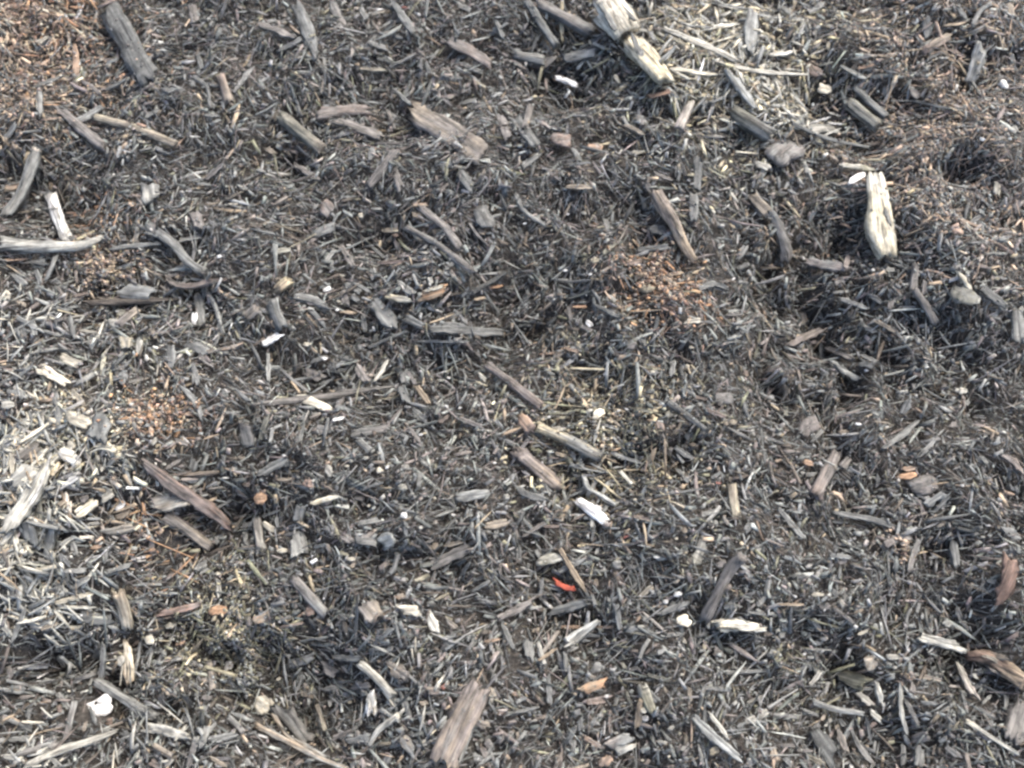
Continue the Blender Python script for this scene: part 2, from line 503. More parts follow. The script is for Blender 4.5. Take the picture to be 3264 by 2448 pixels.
s 1230,-20 1300,130 1400,280 1480,460 1585,610;115,120,105,85,50;NT;branch;long brown branch pointing down to the central orange crumbs;the long brown branch;up
> p 1190,150 1280,100;34;NL;side_twig
> p 1400,300 1470,450;30;T;bark_patch
f 1190,340 1360,290;105;G;bark_chip;slate chip tucked against the long brown branch;the tucked slate chip
p 1570,0 1570,270;80;G
s 2060,0 2230,190;110;T;stick
c 1190,760;230,210;O;wood_crumbs;orange heap of rotten wood crumbs near the photo centre;the central orange crumbs
o 715,590;85,60;Y;pebble;cream lump left of the central orange crumbs
p 1480,1115 1640,1100;50;S
p 990,600 1140,570;60;R
p 1320,720 1490,690;26;T;;;;up
p 1230,650 1440,810;40;T
t 30,20 110,160 300,290;45;gL;twig;grey bent twig above the dark central hollow;the grey bent twig
p 830,880 920,945;46;P
p 700,960 940,1090;40;g
p 520,990 650,985;26;O;;;;up
p 490,970 520,1120;40;N
f 640,1110 700,1140;45;W
p 1600,850 1740,790 1880,840;60;g
p 1940,600 2030,450;60;g
p 1340,850 1410,980;48;LN
p 470,910 700,830;30;V
p 1080,500 1400,470;60;G
p 230,1390 380,1380;22;O
p 440,1340 600,1390;30;O
p 1970,1050 1960,1180;36;L
p 1990,1480 2050,1590;50;NO
p 1400,1430 1390,1600;60;g
p 2060,600 1950,650;45;g
p 830,1150 1070,1090;24;g
p 780,540 900,430;36;V
p 700,320 870,330;24;g
p 800,200 840,320;60;g
p 1130,0 1160,130;45;g
p 1640,0 1620,40;40;g
p 640,700 560,690;24;g
p 1000,1330 1090,1310;60;N
p 600,1140 700,1190;36;N
o 1215,1550;45,26;S
o 1515,1505;40,45;S
o 1550,1340;42,36;S
o 460,675;46,28;W
o 675,708;46,24;W
o 480,190;36,24;W
o 110,268;36,20;W
o 620,180;50,40;P
o 1160,840;130,110;Y
o 1185,680;75,40;S
@13
s 885,-130 905,0 930,160 930,330 970,480 1010,620;120,150,170,225,225,150;PY;stick;gnarled pale stick swelling toward its lower end;the gnarled pale stick;up
> p 860,340 950,480;60;Y;bark_patch
> p 960,180 1010,360;40;L;bark_patch
p 280,600 480,640 740,700;80;gN;;;;up
p 650,680 690,560;45;N;;;;up
p 670,570 800,555;32;T
p 550,875 720,850;26;L
p 580,930 870,1030;50;g
p 860,850 1010,950;50;g
s 1290,600 1260,860;75;N
s 1240,820 1340,950 1440,1150;85;N;stick;mauve stick with a rounded tip below the gnarled pale stick;the mauve round-tipped stick
p 1620,680 1760,880;45;S;wood_splinter;straw-coloured splinter leaning on an olive grey stone;the leaning straw splinter;up
f 1780,960 1840,890;60;P;;;;up
f 1580,900 1760,900;200;gV;stone;olive grey flat stone under the leaning straw splinter;the olive grey stone
p 2165,930 2200,1320;110;P;;pale slab cut off by the photo edge below the olive stone;the pale edge slab
p 150,1340 510,1160;62;NB;bark_strip;brown strip rising rightward in the shaded hollow;the rising brown strip;up
p 310,1020 350,1170;60;T;stick;short tan peg in the shaded hollow above the rising brown strip
p 920,1110 1100,1210;36;T
p 1800,790 2080,1010;70;G
p 480,1270 490,1430;50;g
p 500,1340 760,1450;60;N
p 510,1480 650,1550 820,1640;60;gL
t 1180,490 1260,450 1330,550;30;R
p 1740,1285 1805,1285;26;W
p 1240,1550 1370,1590;45;R
o 850,1540;52,26;W
s 0,150 80,250 150,480 150,620;100;gN;stick
f 1000,650 1110,655;42;L
p 1840,200 1870,350;50;g
p 1720,280 1880,170;40;g
p 1890,520 2100,515;26;g
p 1390,700 1460,690;36;T
p 790,1300 930,1250;26;L
p 1400,790 1570,740;26;g
p 1060,1010 1100,890;50;N
p 1150,970 1310,970;18;L
p 590,790 640,740;40;N
p 240,420 330,320;45;N
p 1220,1000 1230,880;60;G
p 800,1380 960,1460;50;g
p 1360,880 1380,750;60;N
p 1310,1100 1240,1030;50;g
p 2130,180 2212,40;70;N
p 780,1480 920,1500;60;G
p 820,1150 960,1210;50;g
o 910,670;36,30;W
o 195,505;36,32;S
o 740,560;60,24;T
@20
p 930,230 880,385 830,540;180;gG;slate_chip;flat dark grey rectangular chip in the pale straw heap;the dark rectangular chip;up
p 800,540 1000,530;17;S;wood_splinter;fine cream straw across the foot of the dark rectangular chip;;up
p 760,600 870,555 1000,590;20;S;;;;up
f 590,270 780,360;110;S;wood_flake;cream shredded flake touching the dark rectangular chip;the cream shredded flake
p 1210,650 1500,880 1780,1060 2030,1260;105;NR;bark_strip;long dusty red strip crossing over a split striped chip;the long dusty red strip;up
p 1230,1070 1490,990 1750,910;195;LT;;split striped chip under the long dusty red strip;the split striped chip
> p 1260,1010 1540,930;26;g;split_edge
> p 1270,1060 1560,970;22;TS;fibre
> p 1290,1100 1600,1000;24;gL;fibre
> p 1310,1130 1560,1020;18;S;fibre
> p 1480,920 1740,880;24;T;torn_end
s 1390,1120 1600,1250 1830,1420;105;NT;stick;brown stick running parallel below the long dusty red strip;the parallel brown stick
p 480,640 340,920 200,1120 50,1310;115;P;wood_splinter;long bundle of pale straw sweeping through the straw heap;the pale straw bundle;up
> p 500,640 380,900 260,1080;24;W;split_edge
> p 420,700 300,940 120,1200;24;L;fibre
> p 460,650 320,880 180,1080;20;S;fibre
> p 380,860 230,1090 80,1320;22;L;torn_end
p 640,1140 730,1080 840,1000;85;S;;larger cream chip right of the pale straw bundle;the larger cream chip;up
p 840,990 970,920;90;S
f 970,1080 1050,1010;75;W
p 500,900 690,780;50;W
p 470,70 510,390;70;g
p 600,30 720,190;42;ST
c 1400,260;130,190;O;wood_crumbs;orange heap of rotten crumbs above the long dusty red strip;the orange crumb heap
p 1540,0 1680,150 1760,330;55;gL
p 440,1190 400,1400 420,1620;85;Lg;;upright pale grey post low in the straw heap;the pale grey post
p 340,950 340,1380;50;V;bark_strip;olive green upright strip inside the straw heap;the olive green strip
s 130,660 340,510;120;NB;log;mauve log behind the pale straw bundle;the mauve log
p 70,530 90,790;45;S
p 200,1150 260,1420;130;g
p 2090,290 2150,540;125;NG
p 330,1640 370,1490;45;W
o 1305,1435;75,45;O
p 760,1420 870,1390;35;O
f 980,1150 1100,1100;70;T
p 830,1290 1170,1230;80;GT
p 900,1400 890,1560;36;L
p 880,1640 1150,1550;50;g
p 1680,1620 1800,1510;70;g
t 1680,1170 1990,990;32;g
p 1400,740 1570,630;35;N
p 300,980 760,930;20;L
p 40,60 250,100;60;gL
f 0,180 110,170;60;P
p 1110,290 1230,470;40;L
p 1290,520 1350,450;45;P
p 500,1400 640,1310;40;L
p 600,1350 640,1480;60;L
p 790,690 840,780;36;L
p 20,1400 100,1650;50;TN
p 2100,1240 2120,1370;45;g
o 1210,328;55,38;P
p 80,880 330,720;140;LP
o 735,990;80,100;N;stone;dark faceted stone between the pale bundle and cream chip
p 560,500 620,570;90;S
f 550,600 650,650;110;SW
p 250,770 310,690;40;L
p 420,870 480,820;40;L
p 150,400 110,330;40;T
p 850,750 880,700;40;S
p 900,720 1000,620;50;g
p 700,600 800,680;28;P
p 1480,470 1630,520;40;N
p 1640,770 1690,620;80;G
p 1920,240 2080,240;24;L
p 0,1330 100,1310;32;P
p 280,1160 430,1210;32;L
p 720,1210 860,1190;30;P
p 470,1060 560,980;60;T
p 490,1460 600,1580;45;g
p 930,1120 960,1190;50;g
p 1840,1310 1880,1380;45;g
p 2030,1415 2212,1415;24;L
p 1370,1490 1420,1420;30;V
p 540,1620 760,1610;50;L
p 20,1040 120,980;70;N
p 1810,1580 1700,1640;30;g
o 1415,690;40,26;P
o 1720,378;36,22;P
o 1690,1075;45,35;T
o 1880,1640;60,36;S
@21
p -40,185 500,110 1200,20;60;NB;slat;long brown slat passing behind a cream torn chip;the long brown slat
f 370,110 630,195;85;SP;wood_flake;cream torn chip on the long brown slat;the cream torn chip;up
p 650,315 770,290;26;W;;;;up
p 800,420 1160,370;80;GN;slat;dark flat slat below the cream torn chip;the dark flat slat
p -20,790 270,620;80;Gg;bark_strip;dark slate strip above the split striped chip;the dark slate strip
s 880,480 1000,590;65;Lg
p 1370,0 1440,90 1500,180;50;T;wood_splinter;brown splinter pointing down toward two white pebbles;the brown pointing splinter;up
o 1065,745;72,55;S;pebble;largest cream pebble of the little pebble cluster;the largest cluster pebble;up
o 1132,717;50,40;W;pebble;white pebble touching the largest cluster pebble;;up
o 945,640;55,42;P
o 1290,715;85,46;PN;pebble;oblong pinkish pebble right of the pebble cluster;the oblong pinkish pebble;up
o 1265,890;85,70;PV
o 785,708;44,28;S
o 1350,945;36,28;P
o 1540,985;38,24;S
o 1065,600;42,34;P
o 820,665;44,34;P
o 1280,1135;66,62;W;pebble;bright white pebble above the broken light chip;the bright white pebble;up
p 1580,340 1670,270;36;R
p 1040,1385 1215,1330;115;PL;;light broken chip with a squared end;the broken light chip;up
p 840,1325 1050,1350;115;gN
p 460,1050 600,1000 730,970;46;YP;;;;up
f 1720,1000 1990,920;100;gL;bark_chip;pointed grey leaf-shaped chip among dark shreds;the grey leaf-shaped chip;up
p 1480,1570 1850,1400;105;GN;bark_strip;broad dark strip rising toward the tan grained chip;the broad dark strip
p 1950,1225 2190,1180;75;T;;tan grained chip above the broad dark strip;the tan grained chip
f 1510,1430 1560,1370;55;T
f 70,1210 150,1260;58;S
o 40,990;110,130;O;bark_lump;orange lump at the end of the long dusty red strip
p 380,1040 350,1200;110;g
p 1290,1170 1290,1320;36;g
p 340,1270 380,1490;140;gL;;blocky grey chip with a pale top edge;the blocky grey chip
s 0,1130 20,1300 50,1450;85;NP;stick;mottled brown stick left of the blocky grey chip;the mottled brown stick
f 410,850 490,860;75;R
t 1230,1430 1190,1580 1140,1650;48;Gg
p 920,1560 1000,1440;26;N
p 1750,290 1990,380;50;N
p 1880,385 2060,400;22;S
p 590,690 650,790;70;P
p 600,1200 690,1300;90;GN
p 860,1210 1080,1160;50;g
p 1020,1210 1200,1150;32;N
p 1250,0 1310,190;75;g
p 1340,200 1500,330;50;g
p 820,1590 850,1460;40;T
p 1600,1400 1800,1350;40;T
p 740,1290 830,1380;70;N
p 300,640 220,700;60;K
p 30,520 110,260;50;V
p 110,500 140,360;40;L
p 150,820 340,810;32;T
p 470,380 660,400;90;GN
p 700,200 740,110;60;N
p 1100,85 1210,75;36;T
p 160,1130 180,1240;32;g
p 30,1140 200,1080;28;L
p 910,920 1100,850;30;g
p 1400,900 1420,760;36;g
p 1320,370 1420,500;36;N
p 1530,1140 1760,1050;30;g
p 1390,1330 1500,1420;36;g
p 1760,1659 1850,1530;30;g
p 2050,1340 2080,1250;40;g
p 1900,1100 2010,1180;50;g
p 1940,1300 2020,1260;40;L
p 490,1410 600,1380;30;g
o 1425,435;46,26;W
o 1762,205;40,24;W
o 1645,190;40,28;W
o 1705,1130;44,28;W
o 2062,680;38,18;W
o 240,615;36,20;W
o 975,1050;42,24;S
o 1420,1240;40,32;P
o 825,1515;70,40;S
o 225,1440;90,50;S
o 2165,975;60,60;P
@22
s 60,270 180,430;105;OR;bark_chip;orange rotten bark at the head of the yellow and grey stick;the orange rotten bark
s 200,370 400,450 600,550 790,650;85,105,110,95;Yg;stick;yellow stick turning slate grey at its lower end;the yellow and grey stick;up
> p 380,420 460,410;24;S;splinter
> p 340,400 420,395;20;S;splinter
s 10,570 200,720 415,910;130;NT;log;mauve grey log with an orange worn patch;the mauve grey log;up
s 550,1000 680,1090 815,1195;80,100,85;W;stick;bright white split stick with a side splinter;the white split stick;up
> p 680,1060 785,1082;42;W;splinter
p 500,570 560,650;36;P;;;;up
t 610,780 660,900 780,970 905,1055;46;L;twig;pale crooked twig above the white split stick;the pale crooked twig;up
p 700,980 690,1270;50;Pg
p 720,1200 690,1360;26;P
p 850,580 950,620 1160,690;45;LP;wood_splinter;pale frayed splinter ending at a black hollow;the pale frayed splinter
f 700,280 790,230;75;S;wood_flake;cream square flake left of a dark hollow;the cream square flake;up
f 1770,130 1900,110;120;gN;stone;smooth grey stone beside tan crumbs
o 1850,345;60,40;T
o 1910,330;70,50;TY
t 1330,140 1500,260 1700,410;65;G;stick;dark straight stick sloping away from the black hollow;the dark sloping stick
s 1900,840 1920,1000 1950,1160;80;TY;stick;tan upright stick with one pale side;the tan upright stick
t 1230,970 1650,900;22;g
p 1690,1290 1620,1470 1570,1600;90;PV;;pale mossy strip below a drooping grey piece;the pale mossy strip
f 220,1550 440,1480;85;PV;bark_chip;pale leaf-shaped chip right of the tan grained chip;the pale leaf-shaped chip;up
p 410,1420 540,1640 645,1805;50;T;wood_splinter;long tan splinter overlapping the red plastic strip;the long tan splinter;up
p 960,1325 1030,1295;20;X;plastic_strip;thin red scrap below the white split stick
p 1765,845 1820,855;16;X;plastic_strip;tiny red scrap above the tan upright stick
p 1410,520 1600,640;50;g
t 700,1390 1060,1380;24;g
p 80,1330 400,1120;40;NB
p 380,1640 640,1500;60;g
p 1630,1130 1800,1075;45;L
p 1890,700 1920,770;50;g
p 1260,300 1300,420;60;R
p 1420,720 1540,850;45;gL
p 0,880 150,960 330,1000;70;G
p 1030,1140 1240,1180;36;RT
p 50,1380 60,1560;60;G
f 870,1560 950,1560;70;g
p 1110,650 1020,560;30;L
p 1120,430 980,390;30;L
p 1090,215 1240,245;22;V
p 850,290 950,370;26;T
p 740,330 960,390;36;L
p 460,115 550,130;26;P
p 430,110 560,150;22;L
p 1340,220 1370,290;45;V
p 1480,820 1570,815;28;P
p 1720,820 1820,750;30;g
p 1540,830 1600,870;30;g
p 2100,1180 2010,1280;60;g
p 1760,1170 1790,1230;40;L
p 1590,100 1700,125;28;R
p 1680,210 1860,280;40;R
p 1340,520 1350,620;80;N
p 240,820 340,940;40;g
p 420,1110 430,1190;50;T
p 250,1230 430,1230;26;R
p 620,1150 680,1150;32;L
p 750,1050 870,1040;20;L
p 880,1050 930,1000;28;P
p 130,1600 150,1540;30;P
p 210,1430 240,1500;40;L
p 730,1480 750,1400;32;P
p 1780,1580 1860,1520;60;N
o 1600,940;32,24;P
o 1062,998;36,26;S
o 1420,1335;34,26;S
o 1250,1497;56,24;W
o 182,1368;40,22;W
o 1630,365;36,26;W
o 1625,175;34,32;P
o 1570,530;90,50;T
o 760,810;80,40;Y
o 1490,1265;60,60;T
o 993,215;40,16;W
o 925,228;34,16;W
o 320,283;36,18;W
@23
f 290,400 430,320;140;N;stone;smooth mauve stone beside an ochre patch;the mauve stone
f 1150,800 1265,785;55;O;wood_flake;bright orange flake on dark layered bark;the bright orange flake;up
s 600,590 510,780 410,980;110;NR;stick;brown sunken stick left of the bright orange flake;the brown sunken stick
p 990,560 1160,440 1320,300;60;g
p 1280,650 1460,470;42;gL
p 1370,1050 1540,930;56;L;;light chip leaning below the dark layered bark;;up
p 1080,970 1180,945;26;L
f 1240,900 1500,820;150;GN;bark_sheet;dark layered bark under the bright orange flake;the dark layered bark
p 1450,1110 1600,950;36;g
p 540,1110 800,1150 1000,1200 1240,1320;60;g;wood_splinter
p 520,1470 740,1500;42;L
c 1170,1430;70,110;T;wood_crumbs;brown crumbling lump right of the pale broken splinter;the brown crumbling lump
p 1330,1300 1270,1450 1210,1640;60;LN;wood_splinter;pale slanting slat right of the brown crumbling lump;the pale slanting slat
p 1620,1330 1660,1600;75;g
p 2095,1460 2060,1660 2020,1790 1910,1900;150,135,120,90;R;bark_strip;red brown bark strip hanging near the photo edge;the red brown edge strip;up
p 640,720 720,630;70;N
f 320,660 390,690;60;O
p 1990,600 2120,660 2230,790;60;NR
p 910,230 970,280;52;L
p 1840,600 1920,680;36;P
p 90,1070 200,1200 330,1350;60;gL
p 330,770 440,780;45;g
p 2000,1250 2200,1320;80;g
p 1290,930 1370,980;40;L
p 1160,740 1300,710;50;OB
p 820,520 940,440;26;g
p 1040,905 1120,910;30;N
p 380,500 520,350;36;g
p 160,280 160,180;40;V
p 980,1300 1020,1320;40;T
p 1040,1330 1250,1330;45;N
f 1020,1390 1080,1350;70;N
p 960,890 970,760;40;g
p 1700,190 1760,120;45;g
p 1240,110 1170,260;60;g
p 430,0 320,0;40;g
p 610,700 470,900;40;N
p 1560,350 1680,340;50;N
p 620,1550 700,1510;45;N
p 1390,1500 1510,1490;22;g
p 560,1180 720,1190;30;g
p 930,320 1060,330;24;T
f 600,420 730,400;50;T
o 28,112;60,40;W
o 782,345;64,26;W
o 1680,875;42,28;W
o 1240,958;40,24;P
o 1030,368;36,18;W
o 1335,375;40,24;P
o 1860,1320;40,22;P
o 300,765;40,30;P
o 1670,60;100,80;P
o 880,805;45,30;P
@30
f 735,1170 965,1080;200;W;shell_flake;torn white flake with a dark hole under a twig;the torn white flake;up
p 780,1120 850,1290;32;g;wood_splinter;grey sliver lying across the torn white flake;;up
s 850,900 1100,1050 1400,1220;75;L;stick;straight grey stick above the torn white flake;the straight grey stick;up
p 170,1670 440,1540 760,1430 1050,1330;62;P;wood_splinter;very long pale straw rising below the torn white flake;the very long pale straw;up
p 1250,1290 1450,1340 1660,1400;75;P;;;;up
p 1190,1340 1500,1365;36;P
p 1080,540 1105,760 1130,970;90;ST;;upright fibrous tan slat above the straight grey stick;the upright fibrous slat;up
> p 1070,560 1080,960;14;S;split_edge
> p 1100,540 1120,900;16;T;fibre
> p 1125,700 1160,970;14;P;torn_end
p 870,560 870,780 830,970;55;gL
s 1020,130 1080,280 1120,460;115;TS;stick;mottled tan stick beside a blue grey strip;the mottled tan stick;up
p 590,320 800,370 1010,380;105;g;slate_chip;blue grey strip touching the mottled tan stick;the blue grey strip
p 1340,335 1560,290 1780,230;60;RN;bark_strip;purplish red strip pointing to an orange leaf scrap;the purplish red strip;up
f 1820,300 1950,300;85;O;leaf_scrap;orange leaf scrap at the tip of the purplish red strip;the orange leaf scrap;up
f 1920,770 2000,780;90;W;wood_flake;ragged white flake right of the upright fibrous slat;the ragged white flake
s 480,700 550,800;48;P
p 470,1010 580,1150;48;L
o 510,1150;60,70;R
f 860,1270 1000,1250;65;R;leaf_scrap;curled brown scrap just below the torn white flake
p 0,980 210,990;60;g
p 0,400 100,530;50;P
p 230,250 90,600;45;L
p 210,500 450,360;22;L
p 660,560 780,480;32;P
s 560,1430 600,1250 640,1070;55;NL
p 810,1480 960,1290;52;L
p 1120,1020 1400,940;40;g
p 1220,1160 1390,1280;60;g
p 1730,1500 1790,1290;60;L
p 1780,1430 2060,1360;70;g
s 1940,1210 2020,1270 2100,1360;58;LN;stick
p 1600,1670 1690,1380;70;NP
p 1510,1430 1610,1280;22;P;;;;up
s 1320,1460 1500,1560;60;TN
p 1400,1659 1490,1570;70;P
p 130,1540 560,1450;60;gN
p 0,1560 210,1590;50;P
p 400,580 430,680;45;P
p 450,40 590,160;50;P
p 420,250 620,190 810,140;50;S;wood_splinter
p 480,270 830,270;26;P;;;;up
p 330,200 410,20;50;L
p 1270,1600 1410,1670;60;RN
p 1900,1040 2000,1090;22;T
s 1800,740 1830,900 1840,1000;75;NT
p 1260,800 1290,600;36;L
p 1870,10 1890,190;42;P
p 240,1130 220,1250;45;g
p 700,1350 740,1250;40;T
p 120,20 280,230;70;VL
p 30,100 180,200;90;G
p 600,100 760,10;60;L
p 200,1300 0,1220;36;L
p 140,1270 290,1350;60;g
p 30,1420 290,1400;55;g
p 330,1480 520,1659;45;L
p 420,1470 460,1380;60;N
p 450,1310 560,1280;36;N
p 1020,1340 1170,1430;70;G
p 470,890 560,840;22;T
p 510,870 620,960;22;L
p 760,950 790,850;26;L
p 780,720 850,600;60;g
p 1150,900 1200,560;26;P
p 1230,660 1420,640;45;g
f 1260,560 1310,540;90;S
p 1430,620 1490,500;40;V
p 1500,590 1600,570;28;O
p 1690,450 1720,370;32;V
p 1780,680 1830,610;32;P
p 1560,1000 1640,1150;60;G
p 1620,900 1740,990;22;g
p 1730,1040 1820,1060;40;N
p 1390,1000 1410,1170;60;N
p 1300,880 1210,820;26;N
p 1560,1230 1640,1260;50;L
p 1790,1350 1860,1260;36;L
p 560,450 700,430;36;S
p 330,460 500,400;45;T
p 250,490 340,610;50;N
f 1020,690 1050,770;70;P
p 50,780 70,920;60;N
p 1960,1659 1800,1560;40;T
f 2120,1580 2140,1640;60;L
o 1455,1200;42,28;P
o 775,295;44,20;P
o 1180,185;50,18;P
o 590,995;30,20;S
o 1470,430;90,60;S
o 2150,390;60,110;N
@31
s 300,0 460,180 600,330;95;NL;stick;dusty mauve stick sloping above the dark bark plank;the dusty mauve stick
p 170,1080 330,1280 470,1450;155;GB;bark_strip;broad black bark plank left of the pale torn block;the black bark plank
t -20,1280 250,1420 520,1560 800,1670;50;TL;twig;long tan twig running under the black bark plank;the long tan twig;up
t 140,1180 260,1370 450,1480 640,1580;36;TL;twig;slimmer tan twig joining the long tan twig;;up
p 1960,920 1800,1200 1650,1500 1620,1690;190,225,230,200;NT;;largest fibrous brown plank at the bottom edge;the largest fibrous plank;up
> p 1900,980 1760,1230 1660,1480;34;TN;split_edge
> p 1840,1060 1700,1340 1600,1600;28;N;fibre
> p 1880,1120 1790,1330 1700,1600;30;TS;fibre
> p 1680,1300 1620,1500;24;B;torn_end
p 1985,1020 1880,1260 1755,1640;45;L;wood_splinter;pale splinter peeling along the largest fibrous plank;;up
s 890,750 1060,900 1200,1050;72;P;stick;pale stick leaning over the pale torn block;the pale leaning stick;up
p 980,980 990,1090 1005,1215;95;PW;;pale torn block with a frayed white foot;the pale torn block;up
> p 985,1120 980,1220;24;W;split_edge
> p 1015,1120 1020,1215;20;S;fibre
> p 960,1010 975,1130;22;L;torn_end
t 1240,1195 1060,1330 980,1470;50;P;twig;bent pale twig below the pale torn block;the bent pale twig;up
t 1070,1150 1240,1260;36;L;;;;up
p 1090,740 1230,840 1330,900;120;TN;;tan brown chip right of the pale leaning stick
p 1200,290 1440,300;85;S;fibre_tuft
p 1470,300 1520,400 1575,510;75;P;;;;up
p 1600,975 1635,940;38;X;plastic_strip;small red crumb left of the largest fibrous plank
p 2000,960 2080,1110;80;TP
p 1240,1380 1380,1560;110;Tg
p 1890,1260 2030,1320;80;NT
p 250,790 500,690;80;L
s 520,1110 560,1240 595,1345;40;TY;stick;tan hooked peg in the hollow beside the black bark plank;the tan hooked peg
p 900,1190 890,1310;32;P
p 1450,980 1590,1010;60;TR
f 0,1060 110,1170;130;PY
p 760,1440 1000,1390;70;g
p 1050,560 1180,440;50;g
p 1620,360 1750,460;45;NT
p 2110,380 2230,640;50;G
o 810,1092;66,26;Y
p 1530,1530 1560,1659;40;T
p 640,1060 690,940;22;P
p 900,200 1050,380;170;NT
p 2080,370 2212,310 2440,190;70;N;bark_strip
p 1590,1330 1650,1220;40;P
f 430,300 490,290;95;R
f 0,390 70,330;90;OS
p 1600,100 1520,190;32;L
p 1960,570 2120,540;28;O
p 640,700 930,720;60;G
p 340,1010 400,850;22;g
p 2080,1450 2150,1390;45;N
p 850,600 880,140;36;g
p 640,1140 620,1060;40;g
p 830,1340 640,1410;45;N
p 880,1320 880,1460;36;N
p 960,1470 930,1340;36;g
p 1070,1170 1120,1280;36;N
p 890,1030 960,1010;40;P
p 550,990 700,960;50;P
p 530,760 700,850;90;N
p 820,960 990,940;60;N
p 1050,680 1180,620;32;P
p 960,640 1090,630;26;L
p 1460,1410 1330,1640;20;N
p 1360,1430 1500,1440;28;g
p 1100,1659 1150,1530;60;g
p 900,1659 940,1580;80;N
p 1400,1110 1490,1090;40;T
p 1680,870 1660,780;40;g
p 480,400 540,330;30;L
p 1440,1659 1540,1590;28;L
p 1860,1560 1960,1590;60;L
p 2160,1160 2080,1200;40;R
p 1850,140 2040,30;36;g
p 2060,590 2140,690;36;V
p 1940,1480 2000,1580;50;N
p 1180,200 1290,160;50;OT
f 1990,1420 2040,1500;70;gN
o 1805,1005;38,30;W
o 700,1475;40,30;P
o 195,890;50,30;S
o 400,635;36,18;P
o 1285,385;36,20;P
o 1620,1010;28,20;W
o 835,345;46,40;P
@32
p 345,22 430,80 500,105 575,105;46;X;plastic_strip;bright red plastic strip beside the long tan splinter;the red plastic strip;up
p 290,330 500,265 710,210;80;G;bark_strip;dark slate strip below the red plastic strip;the slate strip below red plastic
p 410,440 600,440;32;O
p 710,440 890,440;28;O
s 450,620 560,520 760,380;120,90,40;PL;stick;frayed grey stick crossing between two orange slivers;the frayed club-shaped stick;up
> p 440,620 560,560;22;P;split_edge
> p 470,660 560,600;22;L;fibre
> p 500,650 580,610;18;P;fibre
> p 540,520 640,450;20;g;torn_end
p 140,540 160,760;90;Lg
s 220,570 280,770;45;P
o 1432,155;82,66;W;pebble;largest bright white pebble of the lower half;the large white pebble;up
o 1330,222;50,38;W;pebble;smaller white pebble just below the large white pebble;;up
o 150,380;42,24;W
f 1430,400 1540,370;95;S;wood_flake;ragged cream flake below the two white pebbles;the ragged cream flake;up
p 1730,430 1950,425 2195,455;100,90,50;SP;;long cream chip with torn fibrous ends;the long cream chip;up
> p 1700,400 1850,380;22;S;split_edge
> p 2040,470 2190,450;22;S;fibre
> p 1740,450 1960,460;18;V;fibre
> p 1960,400 2080,410;30;L;torn_end
s 1640,420 1730,230 1900,-80 2000,-170;105;N;stick;dusty mauve stick rising from the long cream chip;the rising mauve stick
p 1250,340 1540,220;60;g
t 1100,730 1140,620 1190,540;36;P
p 1110,1060 1090,1200 1070,1340;55;T;wood_splinter;tan upright splinter beside a ringed pale stick;the tan upright splinter;up
s 1120,930 1160,1050 1215,1195;85;PV;stick;ringed pale stick right of the tan upright splinter;the ringed pale stick;up
> p 1110,975 1180,960;9;V;bark_ring
> p 1125,1025 1195,1005;9;V;bark_ring
> p 1140,1075 1210,1055;9;V;bark_ring
> p 1155,1125 1215,1110;9;V;bark_ring
f 1115,1230 1185,1228;40;W
o 1140,1160;56,50;S
o 820,1038;44,36;W
f 1350,1320 1410,1315;32;P
p 570,1010 700,955 840,910;70;TO;;orange tan chip above the dark lower mulch;the orange tan chip;up
p 780,1480 1050,1370;75;Ng;;mauve grey plank above the squared pale block;the mauve grey plank;up
p 890,1520 1070,1430;90;LP;;squared pale block below the mauve grey plank;the squared pale block;up
p 600,1380 700,1440 810,1505;45;ON
p 760,1670 860,1550;100;RO;bark_chip;rusty brown chip at the bottom edge near the pale block;the rusty edge chip
p 1560,1210 1760,1400 2005,1605;75,85,50;gL;;long grey blade pointing to the bottom edge;the long grey blade;up
p 1690,1170 1790,1290 1885,1420;40;P;;;;up
t 1760,1230 1840,1070;32;L
p 1680,1130 1680,1320;45;g
f 2020,1270 2110,1225;52;P
f 2130,1225 2205,1165;55;P
p 2040,1100 2200,1030;32;P
p 1730,610 1840,720;80;N
p 850,1160 850,1380;30;R
p 900,240 940,470;60;g
p 1090,200 1220,80;40;TV
p 310,830 330,1140;50;g
p 1480,540 1510,590;36;S
p 1680,550 1670,640;38;VY
p 1880,630 1915,665;28;S
f 1720,1530 1790,1500;62;Y
p 220,740 390,620;26;T;;;;up
p 1470,1530 1530,1460;50;P
p 680,1230 760,1300;32;L
p 1260,680 1340,620;45;L
t 1850,840 2240,820;36;g
p 590,1200 600,1360;55;G
p 1140,1440 1170,1560;75;g
p 1050,1170 980,960;26;V
p 1540,950 1550,1120;40;T
p 1940,560 1950,720;32;g
p 540,1200 610,1160;60;gN
p 240,200 270,0;30;g
p 950,740 990,810;40;V
p 450,640 480,870;50;g
p 640,870 660,920;28;g
p 1100,330 1100,220;30;g
p 820,180 860,220;28;P
p 860,220 940,150;22;P
p 1150,400 1180,340;60;g
p 970,460 1100,450;45;L
p 1080,430 1160,435;20;P
p 990,480 1180,510;22;V
p 1310,520 1480,500;36;G
p 960,830 1110,790;40;B
p 1160,850 1380,910;36;V
p 1310,960 1350,1020;32;T
p 1400,1060 1280,1200;30;T
p 1590,1010 1640,980;26;L
p 1640,960 1900,990;36;L
p 0,1190 240,1135;30;g
p 30,1090 130,1050;28;g
p 0,1030 60,1010;45;O
p 520,1540 540,1410;50;G
p 640,1100 810,1080;40;R
p 1600,1659 1560,1560;30;L
p 1660,1659 1610,1450;32;P
p 2030,1500 2050,1420;36;g
p 1260,1450 1320,1440;50;P
p 1930,1300 2040,1290;55;g
p 1900,1160 1820,1080;26;g
p 1180,1000 1280,1100;60;G
f 700,780 770,800;90;L
p 1940,250 1830,270;50;L
p 2030,310 2212,330;30;L
p 2120,290 2200,330;32;P
p 2212,170 2130,260;36;P
